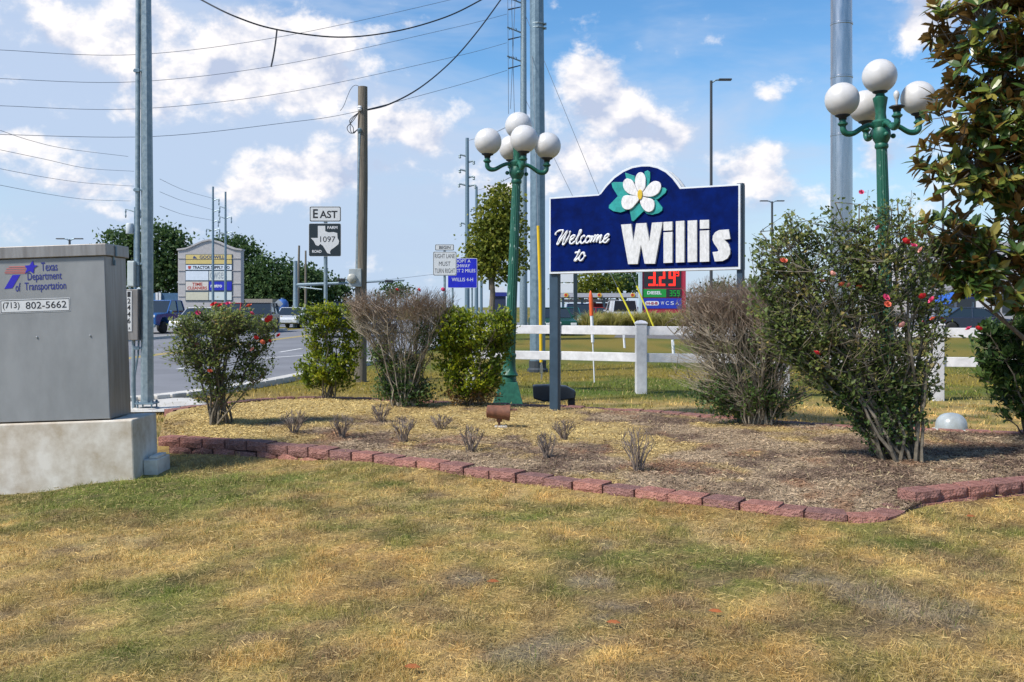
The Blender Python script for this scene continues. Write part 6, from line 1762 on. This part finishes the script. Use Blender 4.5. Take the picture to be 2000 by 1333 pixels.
# ------------------------------------------------------------------ background trees
def bg_tree(label, px, D, lst, n, leaf, m_, name='shade_tree', trunk_r=.25, depth=.8):
    k = F / D
    t = thing(name, label, 'tree', ((px - 1000) / k, D, 0))
    lob = px_lobes(lst, D, depth)
    top = max(c[2] for c, r in lob)
    b = Vector(((px - 1000) / k, D, 0)); mb = MB()
    mb.tube([b + Vector((0, 0, -.1)), b + Vector((.02 * top, 0, top * .35)), b + Vector((0, 0, top * .8))], [trunk_r, trunk_r * .75, trunk_r * .25], 8)
    for c, r in lob:
        c = Vector(c); s = b + Vector((0, 0, top * random.uniform(.3, .6)))
        mb.tube([s, (s + c) / 2 + Vector((0, 0, -.03 * top)), c], [trunk_r * .4, trunk_r * .25, trunk_r * .1], 5, False)
    mb.build('trunk', M['bark'], t, world=True)
    # clumps of leaves through the crown
    nc = max(30, n // 26)
    cc = pick_in(lob, nc, .45)
    idx = rng.integers(0, nc, n)
    pos = cc[idx] + rng.normal(size=(n, 3)) * np.array([1, 1, .7]) * leaf * 1.7
    dr = rng.normal(size=(n, 3)) + np.array([0, 0, .1])
    V, f = leaf_quads(pos, dr, rng.uniform(.7, 1.4, n) * leaf, .42, .2)
    inv = np.array(t.matrix_basis.inverted()); V = V @ inv[:3, :3].T + inv[:3, 3]
    rv = np.clip(rng.random(nc)[idx] * .6 + rng.random(n) * .4, 0, 1)
    me = np_mesh('crown', V, f, 3, m_, attr=np.repeat(rv, 4))
    o = bpy.data.objects.new('crown', me); C.objects.link(o); o.parent = t; o['kind'] = 'stuff'
    return t


bg_tree('big dark tree behind the signal cabinet and service pole', 300, 125, [(300, 500, 60, 50), (255, 500, 40, 40), (235, 475, 30, 24), (310, 468, 36, 26), (345, 490, 30, 36), (290, 550, 70, 40), (350, 545, 40, 40), (218, 520, 30, 40)], 9500, .42, M['tree_leaf'], trunk_r=.4)
bg_tree('dark tree rising behind the right side of the shopping centre sign', 465, 120, [(460, 492, 42, 26), (478, 510, 28, 30), (445, 488, 30, 18), (465, 550, 34, 34)], 4200, .36, M['tree_leaf'], trunk_r=.35)
bg_tree('broad dark tree right of the shopping centre sign', 540, 118, [(520, 545, 46, 36), (560, 548, 44, 38), (500, 560, 40, 40), (545, 575, 60, 28), (585, 560, 34, 36)], 8500, .36, M['tree_leaf'], trunk_r=.35)
bg_tree('low dark tree behind the route sign post', 640, 122, [(630, 568, 38, 32), (655, 580, 26, 24), (605, 575, 34, 30), (600, 550, 24, 26)], 4500, .34, M['tree_leaf'], trunk_r=.3)
bg_tree('tall yellow-green street tree behind the left lamp post', 957, 45, [(985, 400, 26, 30), (968, 430, 36, 32), (990, 460, 34, 40), (955, 470, 30, 34), (972, 510, 44, 34), (945, 505, 24, 24), (940, 480, 18, 22)], 7500, .16, M['tree_leaf_y'], 'street_tree', .17)
bg_tree('green tree beyond the filling station canopy', 1160, 130, [(1150, 552, 34, 22), (1175, 560, 34, 20), (1125, 560, 30, 20)], 2200, .36, M['tree_leaf_y'], trunk_r=.3)
bg_tree('darker tree left of the price sign beyond the canopy', 1215, 132, [(1210, 550, 40, 20), (1235, 556, 30, 22), (1195, 562, 36, 18)], 2200, .36, M['tree_leaf'], trunk_r=.3)
bg_tree('far small tree over the junction', 772, 160, [(772, 563, 14, 10), (785, 570, 16, 10), (760, 572, 14, 9)], 700, .4, M['tree_leaf'], trunk_r=.25)
bg_tree('tree glimpsed behind the large bare shrub', 1440, 128, [(1430, 575, 60, 22), (1490, 580, 50, 20), (1380, 582, 40, 18)], 2400, .36, M['tree_leaf'], trunk_r=.3)

# fountain grasses on the verge
M['fountain'] = leaf_mat('fountain_grass_blade', [(0, (.20, .20, .045)), (.5, (.38, .36, .09)), (1, (.58, .50, .22))], .7, .5, spec=.2)
gl = ['leftmost fountain grass clump, behind the orange marker', 'second fountain grass clump from the orange marker', 'fountain grass clump behind the left yellow guy sleeve', 'fountain grass clump between the two guy sleeves',
      'fountain grass clump behind the white fence post', 'fountain grass clump below the price sign', 'fountain grass clump beside the large bare shrub', 'rightmost fountain grass clump, behind the bare shrub']
for i, px in enumerate((1152, 1172, 1196, 1218, 1244, 1272, 1300, 1326)):
    D = 58 + random.uniform(-1.5, 1.5)
    t = thing('fountain_grass', gl[i], 'plant', ((px - 1000) / F * D, D, 0), group='fountain grasses along the verge')
    n = 420
    a = rng.uniform(0, 2 * math.pi, n); sp_ = rng.uniform(.1, .75, n); L = rng.uniform(1.0, 1.9, n)
    o0 = np.stack([rng.normal(0, .16, n), rng.normal(0, .16, n), np.zeros(n)], 1)
    d = np.stack([np.cos(a) * np.sin(sp_), np.sin(a) * np.sin(sp_), np.cos(sp_)], 1)
    midp = o0 + d * (L * .6)[:, None]; tip = midp + (d * np.array([1.6, 1.6, .35])) * (L * .45)[:, None]
    s = np.stack([-np.sin(a), np.cos(a), np.zeros(n)], 1) * .022
    V = np.stack([o0 - s, o0 + s, midp + s, tip, midp - s], 1).reshape(-1, 3)
    b = np.arange(n)[:, None] * 5
    f = np.concatenate([b + np.array([[0, 1, 2]]), b + np.array([[0, 2, 4]]), b + np.array([[4, 2, 3]])], 0)
    me = np_mesh('blades', V, f, 3, M['fountain'], attr=np.repeat(rng.uniform(.25, 1, n), 5))
    o = bpy.data.objects.new('blades', me); C.objects.link(o); o.parent = t; o['kind'] = 'stuff'
    mb = MB(); mb.lathe([(.22, -.02), (.2, .05), (.12, .10)], 8); mb.build('crown', M['brown_leaf'], t)

# fallen brown leaves on the lawn
for (px, py), lab in zip(((1196, 1224), (961, 1144), (803, 1310), (1895, 1018), (1080, 818), (1395, 1205)), ('curled rust leaf lying on the lawn below the middle', 'curled rust leaf beside the bare grey patch', 'small rust leaf near the bottom edge of the lawn', 'orange leaf on the grass below the right blocks', 'dry leaf on the straw below the sign post', 'pale dry leaf on the lawn at right')):
    q = G(px, py, .0); q.z = float(ground_z(q.x, q.y)) + .03 if py > 900 else .10
    mb = MB(); mb.add(magnolia_leaf(Vector((-.03, 0, 0)), Vector((1, random.uniform(-.5, .5), .05)).normalized(), Vector((0, -.3, 1)), .07, .018), LF)
    o = mb.build('fallen_leaf', mat('rust_leaf', (.30, .085, .02), .8, var=.2)); o.location = q
    tag(o, lab, 'leaf', 'fallen leaves')
